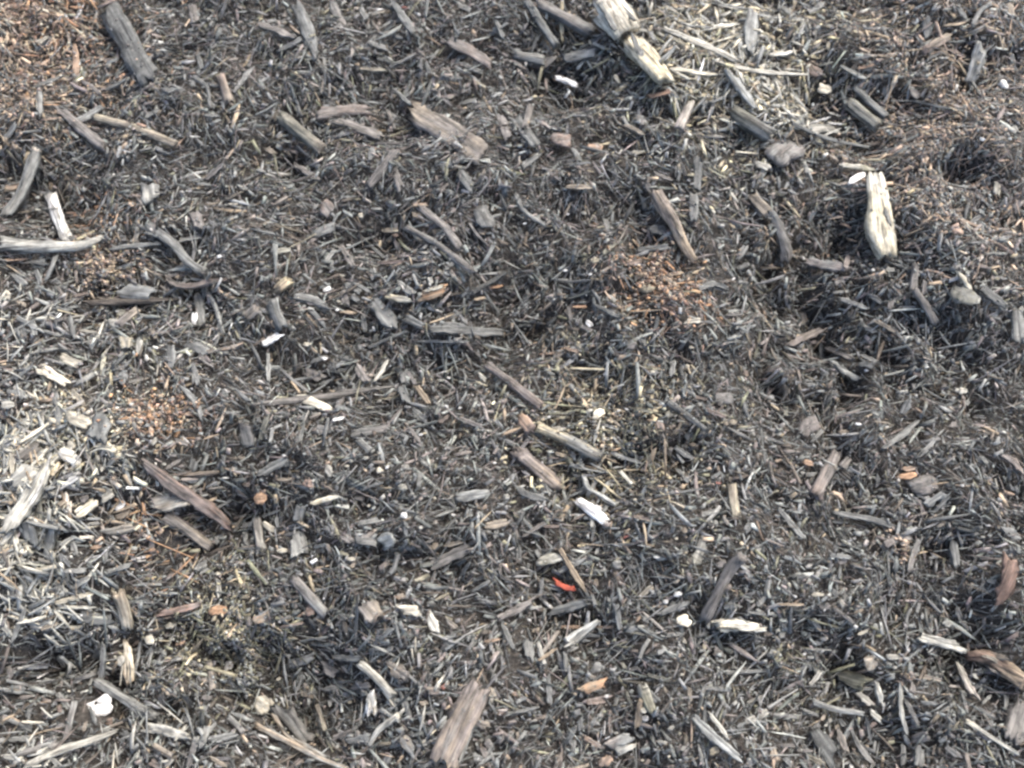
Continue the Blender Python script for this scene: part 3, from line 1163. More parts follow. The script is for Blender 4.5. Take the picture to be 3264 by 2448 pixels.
p 1620,650 1680,640;26;g
p 440,1150 540,1070;22;g
p 80,360 70,300;36;g
p 170,470 280,465;40;T
p 60,1420 40,1350;32;T
o 190,1250;70,24;P
o 900,1355;44,26;P
o 1470,850;34,26;S
o 1355,1560;32,28;S
o 1130,1595;36,24;S
o 1400,505;34,20;P
o 390,1555;50,20;T
o 1695,430;44,50;P
o 1320,1440;50,34;P
o 1940,130;30,26;R
@33
p 1250,530 1400,560 1690,625;80,75,95;PL;stick;pale squared stick above the reddish split plank;the pale squared stick;up
s 1680,690 1850,700 2050,820 2240,950;60,120,150,160;RT;plank;reddish split plank running off the photo edge;the reddish split plank;up
> p 1740,690 1880,720 2212,900;34;TS;split_edge
> p 1850,790 2050,880 2212,980;30;N;fibre
p 1830,660 2110,720;60;T
p 1610,730 1690,910 1800,1080;70;PN;stick;pink grey slat leaning below the pale squared stick;the leaning pink slat;up
p 570,840 740,900 920,940;70,125,110;gV;bark_chip;grey mossy wedge chip with a cream edge;the grey mossy wedge;up
p 740,978 920,972;24;S;;;;up
p 750,990 920,1140;60;PN;;;;up
p 870,1160 1000,1270;45;P;;;;up
t 360,1080 560,1150 830,1190;58;gL;twig;curved grey twig below the grey mossy wedge;the curved lower twig;up
p 370,950 470,820;45;P
p 380,1330 500,1480 620,1670;155;G;bark_strip;broad charcoal plank at the bottom edge below the curved twig;the broad charcoal plank;up
p 40,1470 90,1670;80;TO;;orange brown stub at the bottom edge
p 80,245 340,245;22;T;;;;up
s 620,190 680,280;48;P
p 90,430 95,500;36;S
f 390,158 480,158;36;S
f 810,770 980,730;120;LT;wood_lump;grey lump with a tan foot above the mossy wedge;the grey tan-footed lump
c 1215,875;60,35;TO;wood_crumbs;small tan crumbs right of the grey mossy wedge
p 2215,1040 2150,1250 2090,1450;190;N;bark_sheet;wide mauve slab below the reddish split plank;the wide mauve slab
t 1710,1240 1900,1370 2200,1555;40;Sg;twig;straight pale twig in the bottom corner;the straight pale corner twig;up
p 1230,1440 1420,1370;80;N
p 1150,900 1160,1180 1215,1390;40;P;;upright pale slat in the lower dark mulch;the upright pale slat;up
p 940,900 990,1140;50;Pg;;;;up
p 710,1290 800,1480 950,1659;55;gN
p 860,1190 910,1440;36;g
p 500,1310 570,1230;26;P
t 1220,430 1210,370 1250,270;40;g
p 330,1550 510,1640;50;VY
p 2080,980 2090,1190;50;g
p 780,510 890,460;26;S
p 1300,320 1330,220;40;g
p 560,270 760,410;36;N
t 1760,540 1760,740;26;R
f 1030,700 1160,700;55;P
p 1320,1659 1350,1470;90;g
p 1490,1440 1570,1400;32;P
p 460,290 550,240;60;N
p 590,1300 690,1560;60;NT
p 620,1230 700,1330;50;G
p 820,1320 840,1430;50;g
p 280,1150 460,1210;36;g
p 470,1260 510,1180;36;T
p 140,1260 190,1350;32;T
p 20,1060 190,960;26;g
p 0,1150 150,1080;60;N
p 1180,1060 1310,1300;50;gN
p 1240,1250 1330,1310;36;g
p 930,1360 960,1310;36;N
p 1330,1090 1490,1110;36;g
p 1350,870 1510,900;40;TN
p 1260,1020 1270,900;60;N
p 1860,1110 1950,1030;26;L
p 1760,1000 1880,920;40;g
p 1790,840 1820,900;36;P
p 1680,1000 1740,1200;32;g
p 1450,1560 1460,1450;40;T
p 1540,1470 1700,1600;70;gN
p 1190,1659 1190,1450;50;g
p 930,1540 940,1420;28;g
p 660,1420 700,1370;22;L
p 580,1330 630,1290;26;T
p 560,110 620,180;50;g
p 390,370 470,470;50;g
p 380,580 500,580;36;g
p 320,630 560,640;18;L
p 340,700 440,710;30;g
p 0,325 90,325;28;P
p 100,520 180,500;50;g
p 1640,260 1690,380;60;gN
p 1300,700 1290,640;26;L
p 1500,430 1600,400;60;L
p 0,170 20,0;60;P
p 2080,290 2130,380;40;g
p 1910,20 2000,60;60;g
p 540,30 680,55;24;N
p 0,650 90,670;60;g
p 1940,1240 1960,1330;40;g
p 150,1570 230,1659;50;g
p 250,1510 420,1515;24;N
p 90,1470 270,1470;32;N
p 1480,200 1500,150;30;g
o 760,435;40,32;W
o 315,675;40,22;W
o 238,175;36,24;W
o 60,1000;36,26;P
o 695,535;32,18;W
o 1100,790;44,36;P
o 1245,880;50,40;TO
"""

MC = 0.0015                                     # footprint map: top of the catalogued pieces, and how thoroughly they clear litter off
MX, MY = int((X1 - X0) / MC) + 1, int((Y1 - Y0) / MC) + 1
ZTOP = np.full((MY, MX), -9.0, np.float32); CLEAR = np.zeros((MY, MX), np.float32)

def stamp(x, y, r, z, clear):
    r = max(r, MC)
    a0, a1 = int((x - r - X0) / MC), int((x + r - X0) / MC) + 2
    b0, b1 = int((y - r - Y0) / MC), int((y + r - Y0) / MC) + 2
    a0, b0 = max(a0, 0), max(b0, 0); a1, b1 = min(a1, MX), min(b1, MY)
    if a1 <= a0 or b1 <= b0: return
    yy, xx = np.mgrid[b0:b1, a0:a1]
    m = (X0 + xx * MC - x) ** 2 + (Y0 + yy * MC - y) ** 2 <= r * r
    ZTOP[b0:b1, a0:a1][m] = np.maximum(ZTOP[b0:b1, a0:a1][m], z)
    CLEAR[b0:b1, a0:a1][m] = np.maximum(CLEAR[b0:b1, a0:a1][m], clear)

def catmull(P, n):
    P = np.asarray(P, float)
    if len(P) == 2:
        t = np.linspace(0, 1, n)[:, None]; return P[0] * (1 - t) + P[1] * t
    Q = np.vstack([2 * P[0] - P[1], P, 2 * P[-1] - P[-2]])
    out = []
    for u in np.linspace(0, len(P) - 1 - 1e-6, n):
        i = int(u); t = u - i; a, b, c, d = Q[i], Q[i + 1], Q[i + 2], Q[i + 3]
        out.append(0.5 * (2 * b + (c - a) * t + (2 * a - 5 * b + 4 * c - d) * t * t + (3 * b - a - 3 * c + d) * t ** 3))
    return np.array(out)

def smooth_noise(n, k):
    a = rng.standard_normal(max(2, int(k)))
    return np.interp(np.linspace(0, len(a) - 1, n), np.arange(len(a)), a)

PROF = np.array([(-1, -.7), (-.55, -1), (.55, -1), (1, -.7), (1, .55), (.72, .98), (.36, 1.0), (0, .97), (-.36, 1.0), (-.72, .98), (-1, .55)])

def strip_geom(path, W, round_, c1, c2, thick, jag, roll):
    """a splintered piece of wood: path (n,3) centre line, W (n,) full widths"""
    n = len(path); L = np.linalg.norm(np.diff(path, axis=0), axis=1).sum()
    t = np.gradient(path, axis=0); t /= np.linalg.norm(t, axis=1)[:, None] + 1e-12
    side = np.cross([0, 0, 1], t); side /= np.linalg.norm(side, axis=1)[:, None] + 1e-12
    up = np.cross(t, side)
    tw = roll + 0.06 * smooth_noise(n, n / 3)
    ca, sa = np.cos(tw)[:, None], np.sin(tw)[:, None]
    side, up = side * ca + up * sa, up * ca - side * sa
    if round_:
        K = 18; a = np.linspace(0, 2 * math.pi, K, endpoint=False) - math.pi / 2
        prof = np.stack([np.cos(a), np.sin(a)], 1)
        prof *= (1 + (.10 if np.mean(W) < .012 else .15) * rng.standard_normal((K, 1)))
    else:
        prof = PROF.copy(); K = len(prof)
        prof[4:, 1] += rng.uniform(-.45, .2, K - 4); prof[:4, 1] += rng.uniform(-.2, .2, 4)
        prof[:, 0] += rng.uniform(-.07, .07, K)
    hw = W / 2; ht = thick / 2
    v = np.zeros((n, K, 3)); per = np.zeros((n, K))
    lobes = np.stack([smooth_noise(n, max(3, n * .6)) for _ in range(K)], 1)
    for i in range(n):
        yy = prof[:, 0] * hw[i] * (1 + (0.06 if round_ else .14) * lobes[i] + (0.02 if round_ else .06) * rng.standard_normal(K)); zz = prof[:, 1] * ht[i] * (1 + (0.12 if round_ else 0.22) * lobes[i])
        v[i] = path[i] + side[i] * yy[:, None] + up[i] * zz[:, None]
    # splintered ends
    for e, s in ((0, 1), (n - 1, -1)):
        wob = rng.uniform(0, 1, K) ** 1.5
        if not round_:
            wob[1] = wob[8]; wob[2] = wob[5]; wob[0] = wob[10]; wob[3] = wob[4]
        diag = rng.uniform(-.6, .6) * (prof[:, 0] if not round_ else prof[:, 1])
        sh = np.minimum(jag * W[e], 0.36 * L) * np.clip(wob * .75 + diag - diag.min() - .2, 0, 1.1)
        v[e] += s * t[e] * sh[:, None]
        for q in (1, 2):                                   # the torn fibres run back into the piece
            if n > 6: v[e + s * q] += s * t[e] * (sh * (1 - q / 3.0))[:, None]
    V = v.reshape(-1, 3)
    i = np.arange(n - 1)[:, None] * K; k = np.arange(K)[None]; k2 = (k + 1) % K
    quads = np.stack([i + k, i + k2, i + K + k2, i + K + k], -1).reshape(-1, 4)
    c0 = v[0].mean(0) + t[0] * W[0] * .12; c9 = v[-1].mean(0) - t[-1] * W[-1] * .12
    V = np.vstack([V, c0, c9]); a0, a9 = n * K, n * K + 1
    kk = np.arange(K); kk2 = (kk + 1) % K; b = (n - 1) * K
    tris = np.vstack([np.stack([np.full(K, a0), kk2, kk], 1), np.stack([np.full(K, a9), b + kk, b + kk2], 1)])
    # colour: patches along the piece and per fibre band
    m = 0.55 * np.stack([smooth_noise(n, max(3, n / 2))] * K, 1) + 0.6 * rng.standard_normal((1, K)) + 0.35 * lobes
    mix = 1 / (1 + np.exp(-2.2 * (m + np.linspace(-.9, .9, n)[:, None])))
    br = 1 + 0.10 * lobes + 0.12 * rng.standard_normal((1, K))
    C = (np.array(c1) * (1 - mix[..., None]) + np.array(c2) * mix[..., None]) * np.clip(br, .55, 1.4)[..., None]
    C = np.vstack([C.reshape(-1, 3), C[0].mean(0) * .85, C[-1].mean(0) * .85])
    return V, [quads, tris], C

def frame(p0, p1):
    x = Vector(p1) - Vector(p0); x.normalize()
    z = Vector((0, 0, 1)); y = z.cross(x); y.normalize(); z = x.cross(y)
    o = (Vector(p0) + Vector(p1)) / 2
    return Matrix(((x.x, y.x, z.x, o.x), (x.y, y.y, z.y, o.y), (x.z, y.z, z.z, o.z), (0, 0, 0, 1)))

def to_local(V, M):
    Mi = np.array(M.inverted()); return V @ Mi[:3, :3].T + Mi[:3, 3]

def cols(code):
    a = np.array(PAL[code[0]]); b = np.array(PAL[code[-1]])
    j = rng.uniform(.84, 1.12) * (1.0 if code[0] in 'WSXOK' else .84)
    return a * j, (b if len(code) > 1 else a * rng.uniform(.62, 1.12)) * j

def kind_name(k, L, w):
    if k == 's': return 'stick'
    if k == 't': return 'twig'
    if k == 'o': return 'pebble'
    if k == 'f': return 'wood_flake'
    return 'wood_splinter' if L / w > 4.6 else 'wood_chip'

ITEMS = []
class It: pass
def parse():
    tile = (0, 0); last = None
    for ln in CATALOGUE.strip().split("\n"):
        ln = ln.strip()
        if not ln: continue
        if ln[0] == '@': tile = (int(ln[1]), int(ln[2])); continue
        child = ln[0] == '>'
        if child: ln = ln[1:].strip()
        f = (ln.split(";") + [""] * 8)[:7]
        it = It(); h = f[0].split(); it.k = h[0]
        it.px = [(tile[1] * 816 + float(a.split(",")[0]) * .36890, tile[0] * 612 + float(a.split(",")[1]) * .36890) for a in h[1:]]
        it.w = [float(q) * .3689 for q in f[1].split(",")]; it.c = f[2]; it.name = f[3]; it.label = f[4]; it.lm = f[5]; it.up = f[6] == 'up'
        it.kids = []
        if it.k in 'oc': it.L = max(it.w); it.cx, it.cy = it.px[0]
        else:
            it.L = sum(math.dist(a, b) for a, b in zip(it.px, it.px[1:])); it.cx = sum(p[0] for p in it.px) / len(it.px); it.cy = sum(p[1] for p in it.px) / len(it.px)
        it.area = it.L * (sum(it.w) / len(it.w))
        it.kind = kind_name(it.k, it.L, sum(it.w) / len(it.w))
        if not it.name: it.name = it.kind
        if child: last.kids.append(it)
        else: ITEMS.append(it); last = it
parse()

def geom_strip(it, parent_top=None):
    P = np.array([hit(*p) for p in it.px])
    if len(P) > 1:
        cum = np.concatenate([[0], np.cumsum([math.dist(a, b) for a, b in zip(it.px, it.px[1:])])]); cum /= cum[-1]
        k = np.polyfit(cum, P[:, 2], 1)
        for i, q in enumerate(it.px):
            zz = k[0] * cum[i] + k[1]; P[i] = (*flat_hit(q[0], q[1], zz + .004), zz)
    s = np.mean([mpp(p) for p in P])
    L = it.L * s; wm = np.mean(it.w) * s
    n = int(np.clip(L / wm * 4.0, 9, 24)) if it.k == 'p' else int(np.clip(L / wm * 2.4, 8, 20))
    path = catmull(P, n)
    W = np.interp(np.linspace(0, 1, n), np.linspace(0, 1, len(it.w)), np.array(it.w) * s) if len(it.w) > 1 else np.full(n, wm * (1 if it.up else .9))
    round_ = it.k in 'st'
    slim = L / wm > 4.6
    if not round_:
        env = np.ones(n)
        if len(it.w) == 1:
            env *= 1 + 0.10 * smooth_noise(n, n / 2)
            for e in (0, 1):
                tp = rng.uniform(.3, .75) if slim else rng.uniform(.7, 1.0)
                x = np.linspace(0, 1, n) if e == 0 else np.linspace(1, 0, n)
                env *= np.clip(tp + (1 - tp) * x / .28, 0, 1)
        W = W * env
        thick = np.clip(wm * (.45 if slim else .22), .0011, .0045) * rng.uniform(.8, 1.25) * np.ones(n)
    else:
        W = W * (1 + 0.07 * smooth_noise(n, n / 2)); thick = W * rng.uniform(.55, .8)
        if it.k == 't': W = W * np.linspace(1.05, .75, n)
    zg = Hs(path[:, 0], path[:, 1])
    z = np.interp(np.linspace(0, 1, n), [0, 1], [P[0, 2], P[-1, 2]]); z = z + .15 * smooth_dev(zg - z)
    off = np.quantile(zg - z, .72) + (0.0016 if it.up else -0.0006) + thick.mean() * (.5 if not round_ else .36)
    if parent_top is not None: path[:, 2] = parent_top
    else:
        path[:, 2] = z + off
        cl = 0.80 if it.up else 0.40
        for i in range(n):
            for q in (0, .5):
                j = min(i + 1, n - 1); pp = path[i] * (1 - q) + path[j] * q
                stamp(pp[0], pp[1], W[i] * .5, pp[2] + thick[i] * .4, cl)
    c1, c2 = cols(it.c)
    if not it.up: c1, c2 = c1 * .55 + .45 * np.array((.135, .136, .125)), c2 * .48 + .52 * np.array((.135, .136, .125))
    jag = 2.2 if slim else 1.2
    if round_: jag = .75
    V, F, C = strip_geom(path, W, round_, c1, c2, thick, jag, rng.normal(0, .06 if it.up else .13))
    it.top = path[:, 2].mean() + thick.mean() * .5; it.pos = path.mean(0)
    return V, F, C, path, round_

def smooth_dev(d):
    k = np.array([1, 2, 3, 2, 1]) / 9
    return np.convolve(np.pad(d, 2, mode='edge'), k, mode='valid')

def geom_flake(it, parent_top=None):
    P = np.array([hit(*p) for p in it.px]); s = mpp(P[0]); a, b = P[0], P[-1]
    c = (a + b) / 2; ax = b - a; ax[2] = 0; L = np.linalg.norm(ax); ax /= L + 1e-9
    w = it.w[0] * s; L = max(L * 1.05, w * .8)
    thick = float(np.clip(min(w, L) * .09, .0008, .003))
    base = float(Hs(c[0], c[1])) + (0.0032 if it.up else .0008)
    ay = np.array((-ax[1], ax[0], 0)); n = 18
    ang = np.linspace(0, 2 * math.pi, n, endpoint=False)
    rad = 1 + 0.10 * np.sin(2 * ang + rng.uniform(0, 6)) + 0.09 * np.sin(3 * ang + rng.uniform(0, 6)) + 0.07 * rng.standard_normal(n)
    sq = 1 / np.maximum(np.abs(np.cos(ang)), np.abs(np.sin(ang))) ** .45
    rad = rad * sq; tz = rng.normal(0, .10, 2)
    rings = []
    def ring(f, dz, noise):
        xy = c[None] + ax[None] * (np.cos(ang) * rad * f * L / 2)[:, None] + ay[None] * (np.sin(ang) * rad * f * w / 2)[:, None]
        r = xy.copy(); lx = np.cos(ang) * rad * f * L / 2; ly = np.sin(ang) * rad * f * w / 2
        r[:, 2] = base + dz + tz[0] * lx + tz[1] * ly + noise * rng.standard_normal(n)
        return r
    v = np.vstack([ring(.35, thick * 1.5, thick * .3), ring(.72, thick * 1.25, thick * .35), ring(1, thick * .6, thick * .25), ring(.97, -thick * .4, thick * .2), ring(.5, -thick * .5, 0)])
    cen = c.copy(); cen[2] = base + thick * 1.6; cb = c.copy(); cb[2] = base - thick * .5
    V = np.vstack([v, cen, cb])
    k = np.arange(n); k2 = (k + 1) % n
    quads = np.vstack([np.stack([r * n + k, (r + 1) * n + k, (r + 1) * n + k2, r * n + k2], 1) for r in range(4)])
    tris = np.vstack([np.stack([np.full(n, 5 * n), k, k2], 1), np.stack([np.full(n, 5 * n + 1), 4 * n + k2, 4 * n + k], 1)])
    c1, c2 = cols(it.c)
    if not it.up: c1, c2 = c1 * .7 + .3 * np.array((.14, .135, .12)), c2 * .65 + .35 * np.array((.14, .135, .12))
    mix = 1 / (1 + np.exp(-2 * rng.standard_normal((len(V), 1))))
    if it.c[0] == 'W': mix *= .25
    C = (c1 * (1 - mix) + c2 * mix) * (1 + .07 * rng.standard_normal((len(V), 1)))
    for q in (-.35, 0, .35): stamp(*(c + ax * q * L)[:2], min(w, L) * .5, base + thick, .94 if it.up else .62)
    it.top = base + thick * 1.5; it.pos = c
    return V, [quads, tris], C, np.array([c - ax * L / 2, c + ax * L / 2]) * [1, 1, 0] + [0, 0, base], False

def uv_blob(n=16, m=9):
    v = [(0, 0, -1)]
    for j in range(1, m):
        p = -math.pi / 2 + math.pi * j / m
        for i in range(n):
            a = 2 * math.pi * i / n; v.append((math.cos(a) * math.cos(p), math.sin(a) * math.cos(p), math.sin(p)))
    v.append((0, 0, 1)); q = []; t = []
    for i in range(n):
        t.append((0, 1 + (i + 1) % n, 1 + i)); t.append((len(v) - 1, 1 + (m - 2) * n + i, 1 + (m - 2) * n + (i + 1) % n))
        for j in range(m - 2): q.append((1 + j * n + i, 1 + j * n + (i + 1) % n, 1 + (j + 1) * n + (i + 1) % n, 1 + (j + 1) * n + i))
    return np.array(v), np.array(q), np.array(t)
BV, BQ, BT = uv_blob()

def geom_pebble(it, parent_top=None):
    p = hit(*it.px[0]); s = mpp(p); w, h = it.w[0] * s * .45, it.w[-1] * s * .42
    d = np.array([0.22 * rng.standard_normal(3) for _ in range(3)])
    bump = .93 + 0.2 * np.sin(BV @ (d[0] * 14) + 1) + 0.14 * np.sin(BV @ (d[1] * 24) + 2) + (.09 if w > .006 else .07) * rng.standard_normal(len(BV))
    V = BV * bump[:, None] * [w, h, min(w, h) * .5]
    a = rng.uniform(-.25, .25); ca, sa = math.cos(a), math.sin(a)
    V = V @ np.array([[ca, sa, 0], [-sa, ca, 0], [0, 0, 1]])
    base = float(Hs(p[0], p[1])) + min(w, h) * .35 + .003
    V = V + [p[0], p[1], base]
    c1, c2 = cols(it.c)
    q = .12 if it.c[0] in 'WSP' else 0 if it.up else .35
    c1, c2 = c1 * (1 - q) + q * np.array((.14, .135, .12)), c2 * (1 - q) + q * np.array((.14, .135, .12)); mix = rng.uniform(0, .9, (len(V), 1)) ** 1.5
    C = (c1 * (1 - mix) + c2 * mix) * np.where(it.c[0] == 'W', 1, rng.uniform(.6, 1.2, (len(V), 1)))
    stamp(p[0], p[1], min(w, h) * .95, base + min(w, h) * .4, .97)
    it.top = base + min(w, h) * .6; it.pos = p
    return V, [BQ, BT], C, np.array([[p[0] - w, p[1], base], [p[0] + w, p[1], base]]), False

OCT = np.array([(1, 0, 0), (0, 1, 0), (-1, 0, 0), (0, -1, 0), (0, 0, 1), (0, 0, -1)], float)
OCF = np.array([(0, 1, 4), (1, 2, 4), (2, 3, 4), (3, 0, 4), (1, 0, 5), (2, 1, 5), (3, 2, 5), (0, 3, 5)])

def rand_rot(n):
    q = rng.standard_normal((n, 4)); q /= np.linalg.norm(q, axis=1)[:, None]; w, x, y, z = q.T
    return np.stack([1 - 2 * (y * y + z * z), 2 * (x * y - z * w), 2 * (x * z + y * w), 2 * (x * y + z * w), 1 - 2 * (x * x + z * z), 2 * (y * z - x * w),
                     2 * (x * z - y * w), 2 * (y * z + x * w), 1 - 2 * (x * x + y * y)], 1).reshape(n, 3, 3)

def crumbs(P, size, col):
    n = len(P)
    sc = size[:, None] * rng.uniform(.3, 1.3, (n, 3))
    v = OCT[None] * (1 + .3 * rng.standard_normal((n, 6, 1))) * sc[:, None]
    v = np.einsum('nij,nkj->nki', rand_rot(n), v) + P[:, None]
    f = OCF[None] + (np.arange(n) * 6)[:, None, None]
    return v.reshape(-1, 3), f.reshape(-1, 3), np.repeat(col, 6, 0)

def geom_crumb(it, parent_top=None):
    p = hit(*it.px[0]); s = mpp(p); rx, ry = it.w[0] * s, it.w[-1] * s
    n = int(np.clip(rx * ry * 1.2e6, 50, 480))
    r = rng.uniform(0, 1.9, n) ** .9 ; a = rng.uniform(0, 2 * math.pi, n); ir = .8 + .35 * np.sin(2 * a + it.cx) + .3 * np.sin(3 * a + 1) + .2 * np.sin(5 * a + 2)
    x = p[0] + np.cos(a) * r * rx * ir; y = p[1] + np.sin(a) * r * ry * ir
    z = Hs(x, y) + 0.001 + 0.006 * np.clip(1 - r * r, 0, 1) * rng.uniform(.2, 1, n) + .002
    base = np.array([PAL[ch] for ch in it.c[0] + 'CTRNCNg']); pick = rng.choice(len(base), n, p=np.array([.18] + [.82 / (len(base) - 1)] * (len(base) - 1)))
    col = base[pick] * rng.uniform(.55, 1.2, (n, 1))
    V, F, C = crumbs(np.stack([x, y, z], 1), rng.uniform(.0007, .0030, n), col)
    for xx, yy in zip(x[::4], y[::4]): stamp(xx, yy, .003, float(Hs(xx, yy)) + .003, .6)
    it.top = p[2] + .008; it.pos = p
    return V, [F], C, np.array([[p[0] - rx, p[1], p[2]], [p[0] + rx, p[1], p[2]]]), False

def geom_torn(it):
    """the torn white flake: a thin curled sheet with a ragged rim and a hole"""
    out = [(735, 1110), (770, 1095), (800, 1085), (835, 1060), (870, 1035), (905, 1015), (935, 1018), (950, 1035), (970, 1050), (965, 1085), (950, 1105), (968, 1125), (965, 1155), (940, 1185), (900, 1210), (865, 1208),
           (830, 1212), (795, 1222), (760, 1208), (735, 1190), (722, 1165), (738, 1140)]
    hc = np.array((826, 1098)); out = np.array(out, float); n = len(out)
    hole = hc + np.array([(o - hc) / np.linalg.norm(o - hc) * (17 + 5 * math.sin(3 * i)) for i, o in enumerate(out)])
    zc = float(hit(850 * .3689, 3 * 612 + 1115 * .3689)[2]) + .010
    def pt(p, dz):
        x, y = flat_hit(p[0] * .3689, 3 * 612 + p[1] * .3689, zc)
        return (x, y, zc + dz + .0022 * math.sin(p[0] * .028) * math.cos(p[1] * .03) + .0008 * rng.standard_normal())
    midr = .5 * out + .5 * hole; rings = [hole, midr, out]
    top = [[np.array(pt(p, 0)) for p in r] for r in rings]
    V = np.array([q for r in top for q in r] + [q - [0, 0, .0012] for r in top for q in r]); N = 3 * n; Q = []
    for i in range(n):
        j = (i + 1) % n
        for r in (0, 1):
            Q.append((r * n + i, (r + 1) * n + i, (r + 1) * n + j, r * n + j)); Q.append((N + r * n + j, N + (r + 1) * n + j, N + (r + 1) * n + i, N + r * n + i))
        Q.append((2 * n + i, N + 2 * n + i, N + 2 * n + j, 2 * n + j)); Q.append((j, N + j, N + i, i))
    c = V.mean(0); s = mpp(c)
    for q in top[1] + top[2]: stamp(q[0] * .85 + c[0] * .15, q[1] * .85 + c[1] * .15, 36 * .3689 * s, zc - .002, 1.0)
    stamp(c[0], c[1], 80 * .3689 * s, zc - .002, 1.0)
    it.top = zc + .001; it.pos = c
    return V, [np.array(Q)], np.full((len(V), 3), .86) * [1, .985, .94], np.array([[c[0] - .03, c[1], zc], [c[0] + .03, c[1], zc]]), False

GEOM = dict(p=geom_strip, s=geom_strip, t=geom_strip, f=geom_flake, o=geom_pebble, c=geom_crumb)

CATEGORY = dict(wood_chip='wood chip', wood_splinter='splinter', stick='stick', twig='twig', pebble='pebble', wood_flake='flake', bark_strip='bark', bark_chip='bark', bark_sheet='bark',
                branch='branch', log='log', slat='slat', plank='plank', stone='stone', bark_lump='bark', wood_crumbs='crumbs', fibre_tuft='fibres', slate_chip='chip', plastic_strip='plastic scrap',
                shell_flake='flake', leaf_scrap='leaf scrap', wood_lump='wood lump')
GROUP = dict(wood_chip='loose wood chips in the mulch', wood_splinter='thin splinters in the mulch', stick='sticks lying on the mulch', twig='twigs lying on the mulch', pebble='small pale pebbles in the mulch',
             wood_flake='thin flakes on the mulch', bark_strip='strips of bark in the mulch', bark_chip='chips of bark in the mulch', plastic_strip='red plastic scraps', wood_crumbs='heaps of rotten wood crumbs')

# the largest pieces of each kind are things of their own; smaller ones join the litter
CAP = dict(wood_chip=230, wood_splinter=210, pebble=120, wood_flake=80)
small = []
for kd, cap in CAP.items():
    lst = sorted([i for i in ITEMS if i.name == kd and not i.label], key=lambda i: -i.area)
    have = sum(1 for i in ITEMS if i.name == kd and i.label)
    for i in lst[max(0, cap - have):]: i.small = True

# labels: what a piece looks like and which findable piece it lies next to
MARKS = [i for i in ITEMS if i.lm]
def direction(it):
    if it.k in 'oc' : return ""
    dx = it.px[-1][0] - it.px[0][0]; dy = it.px[-1][1] - it.px[0][1]
    a = math.degrees(math.atan2(-dy, dx)) % 180
    if a < 18 or a > 162: return "lying level"
    if 68 < a < 112: return "standing upright"
    return "slanting up rightward" if a < 90 else "slanting down rightward"
def sizeword(it):
    if it.k == 'o': return "tiny" if it.area < 300 else "small"
    r = it.L / (sum(it.w) / len(it.w))
    if it.L > 150: return "long"
    if r > 5: return "thin"
    if it.L < 35: return "tiny"
    return "short" if r < 3.2 else "slim"
NOUN = dict(wood_chip='chip', wood_splinter='splinter', stick='stick', twig='twig', pebble='pebble', wood_flake='flake', bark_strip='bark strip', log='log', bark_chip='bark chip', fibre_tuft='fibre tuft')
used = set(i.label for i in ITEMS if i.label)
def relation(it, m):
    dx, dy = it.cx - m.cx, it.cy - m.cy; d = math.hypot(dx, dy)
    a = math.degrees(math.atan2(-dy, dx)) % 360
    names = ["right of", "upper right of", "above", "upper left of", "left of", "lower left of", "below", "lower right of"]
    r = names[int((a + 22.5) // 45) % 8]
    return ("close " if d < 130 and r in ("above", "below", "left of", "right of") else "") + r
def auto_label(it):
    look = sizeword(it) + " " + " and ".join(dict.fromkeys(CNAME[c] for c in it.c)) + " " + NOUN.get(it.name, it.name.replace("_", " "))
    near = sorted((m for m in MARKS if m is not it), key=lambda m: math.hypot(m.cx - it.cx, m.cy - it.cy))[:6]
    for withdir in (False, True):
        for m in near[:3]:
            s = look + (" " + direction(it) if withdir and direction(it) else "") + " " + relation(it, m) + " " + m.lm
            if s not in used and len(s.split()) <= 16: used.add(s); return s
    for m in near:
        for m2 in near:
            if m2 is m: continue
            s = look + " between " + m.lm + " and " + m2.lm
            if s not in used and len(s.split()) <= 16: used.add(s); return s
    return None

litter = []
for it in ITEMS:
    if it.label.startswith("torn white flake"): g = geom_torn(it)
    else: g = GEOM[it.k](it)
    V, F, C, path, smooth = g
    if getattr(it, 'small', False) and not it.label:
        litter.append((V, F, C)); continue
    if not it.label:
        it.label = auto_label(it)
        if it.label is None: litter.append((V, F, C)); continue
    M = frame(path[0], path[-1]) if np.linalg.norm((path[-1] - path[0])[:2]) > 1e-5 else Matrix.Translation(Vector(path.mean(0)))
    mat = M_PLASTIC if it.name == 'plastic_strip' else M_STONE if it.name in ('pebble', 'stone', 'slate_chip', 'shell_flake') else M_CHIP
    me = make_mesh(it.name, to_local(V, M), F, np.clip(C, .008, .9), mat, smooth or it.k in 'f')
    o = link(it.name, me); o.matrix_world = M
    o["label"] = it.label; o["category"] = CATEGORY.get(it.name, it.name.replace("_", " "))
    if it.name in GROUP: o["group"] = GROUP[it.name]
    if it.k == 'c': o["kind"] = "stuff"
    for kd in it.kids:  # on frayed pieces the first and last child are fibre strips like the rest
        top = it.top if len(it.w) == 1 else it.top
        Vk, Fk, Ck, pk, sm = geom_strip(kd, parent_top=top - .0004)
        ok = link(kd.name, make_mesh(kd.name, to_local(Vk, M), Fk, np.clip(Ck, .008, .9), mat, sm), o)

if litter:
    vs, qs, ts, cs, off = [], [], [], [], 0
    for V, F, C in litter:
        vs.append(V); cs.append(C)
        for f in F: (qs if f.shape[1] == 4 else ts).append(f + off)
        off += len(V)
    o = link("wood_bits", make_mesh("wood_bits", np.vstack(vs), [np.vstack(qs), np.vstack(ts)], np.clip(np.vstack(cs), .008, .9), M_MULCH))
    o["kind"] = "stuff"; o["label"] = "small loose wood bits scattered all over the mulch"; o["category"] = "wood bits"

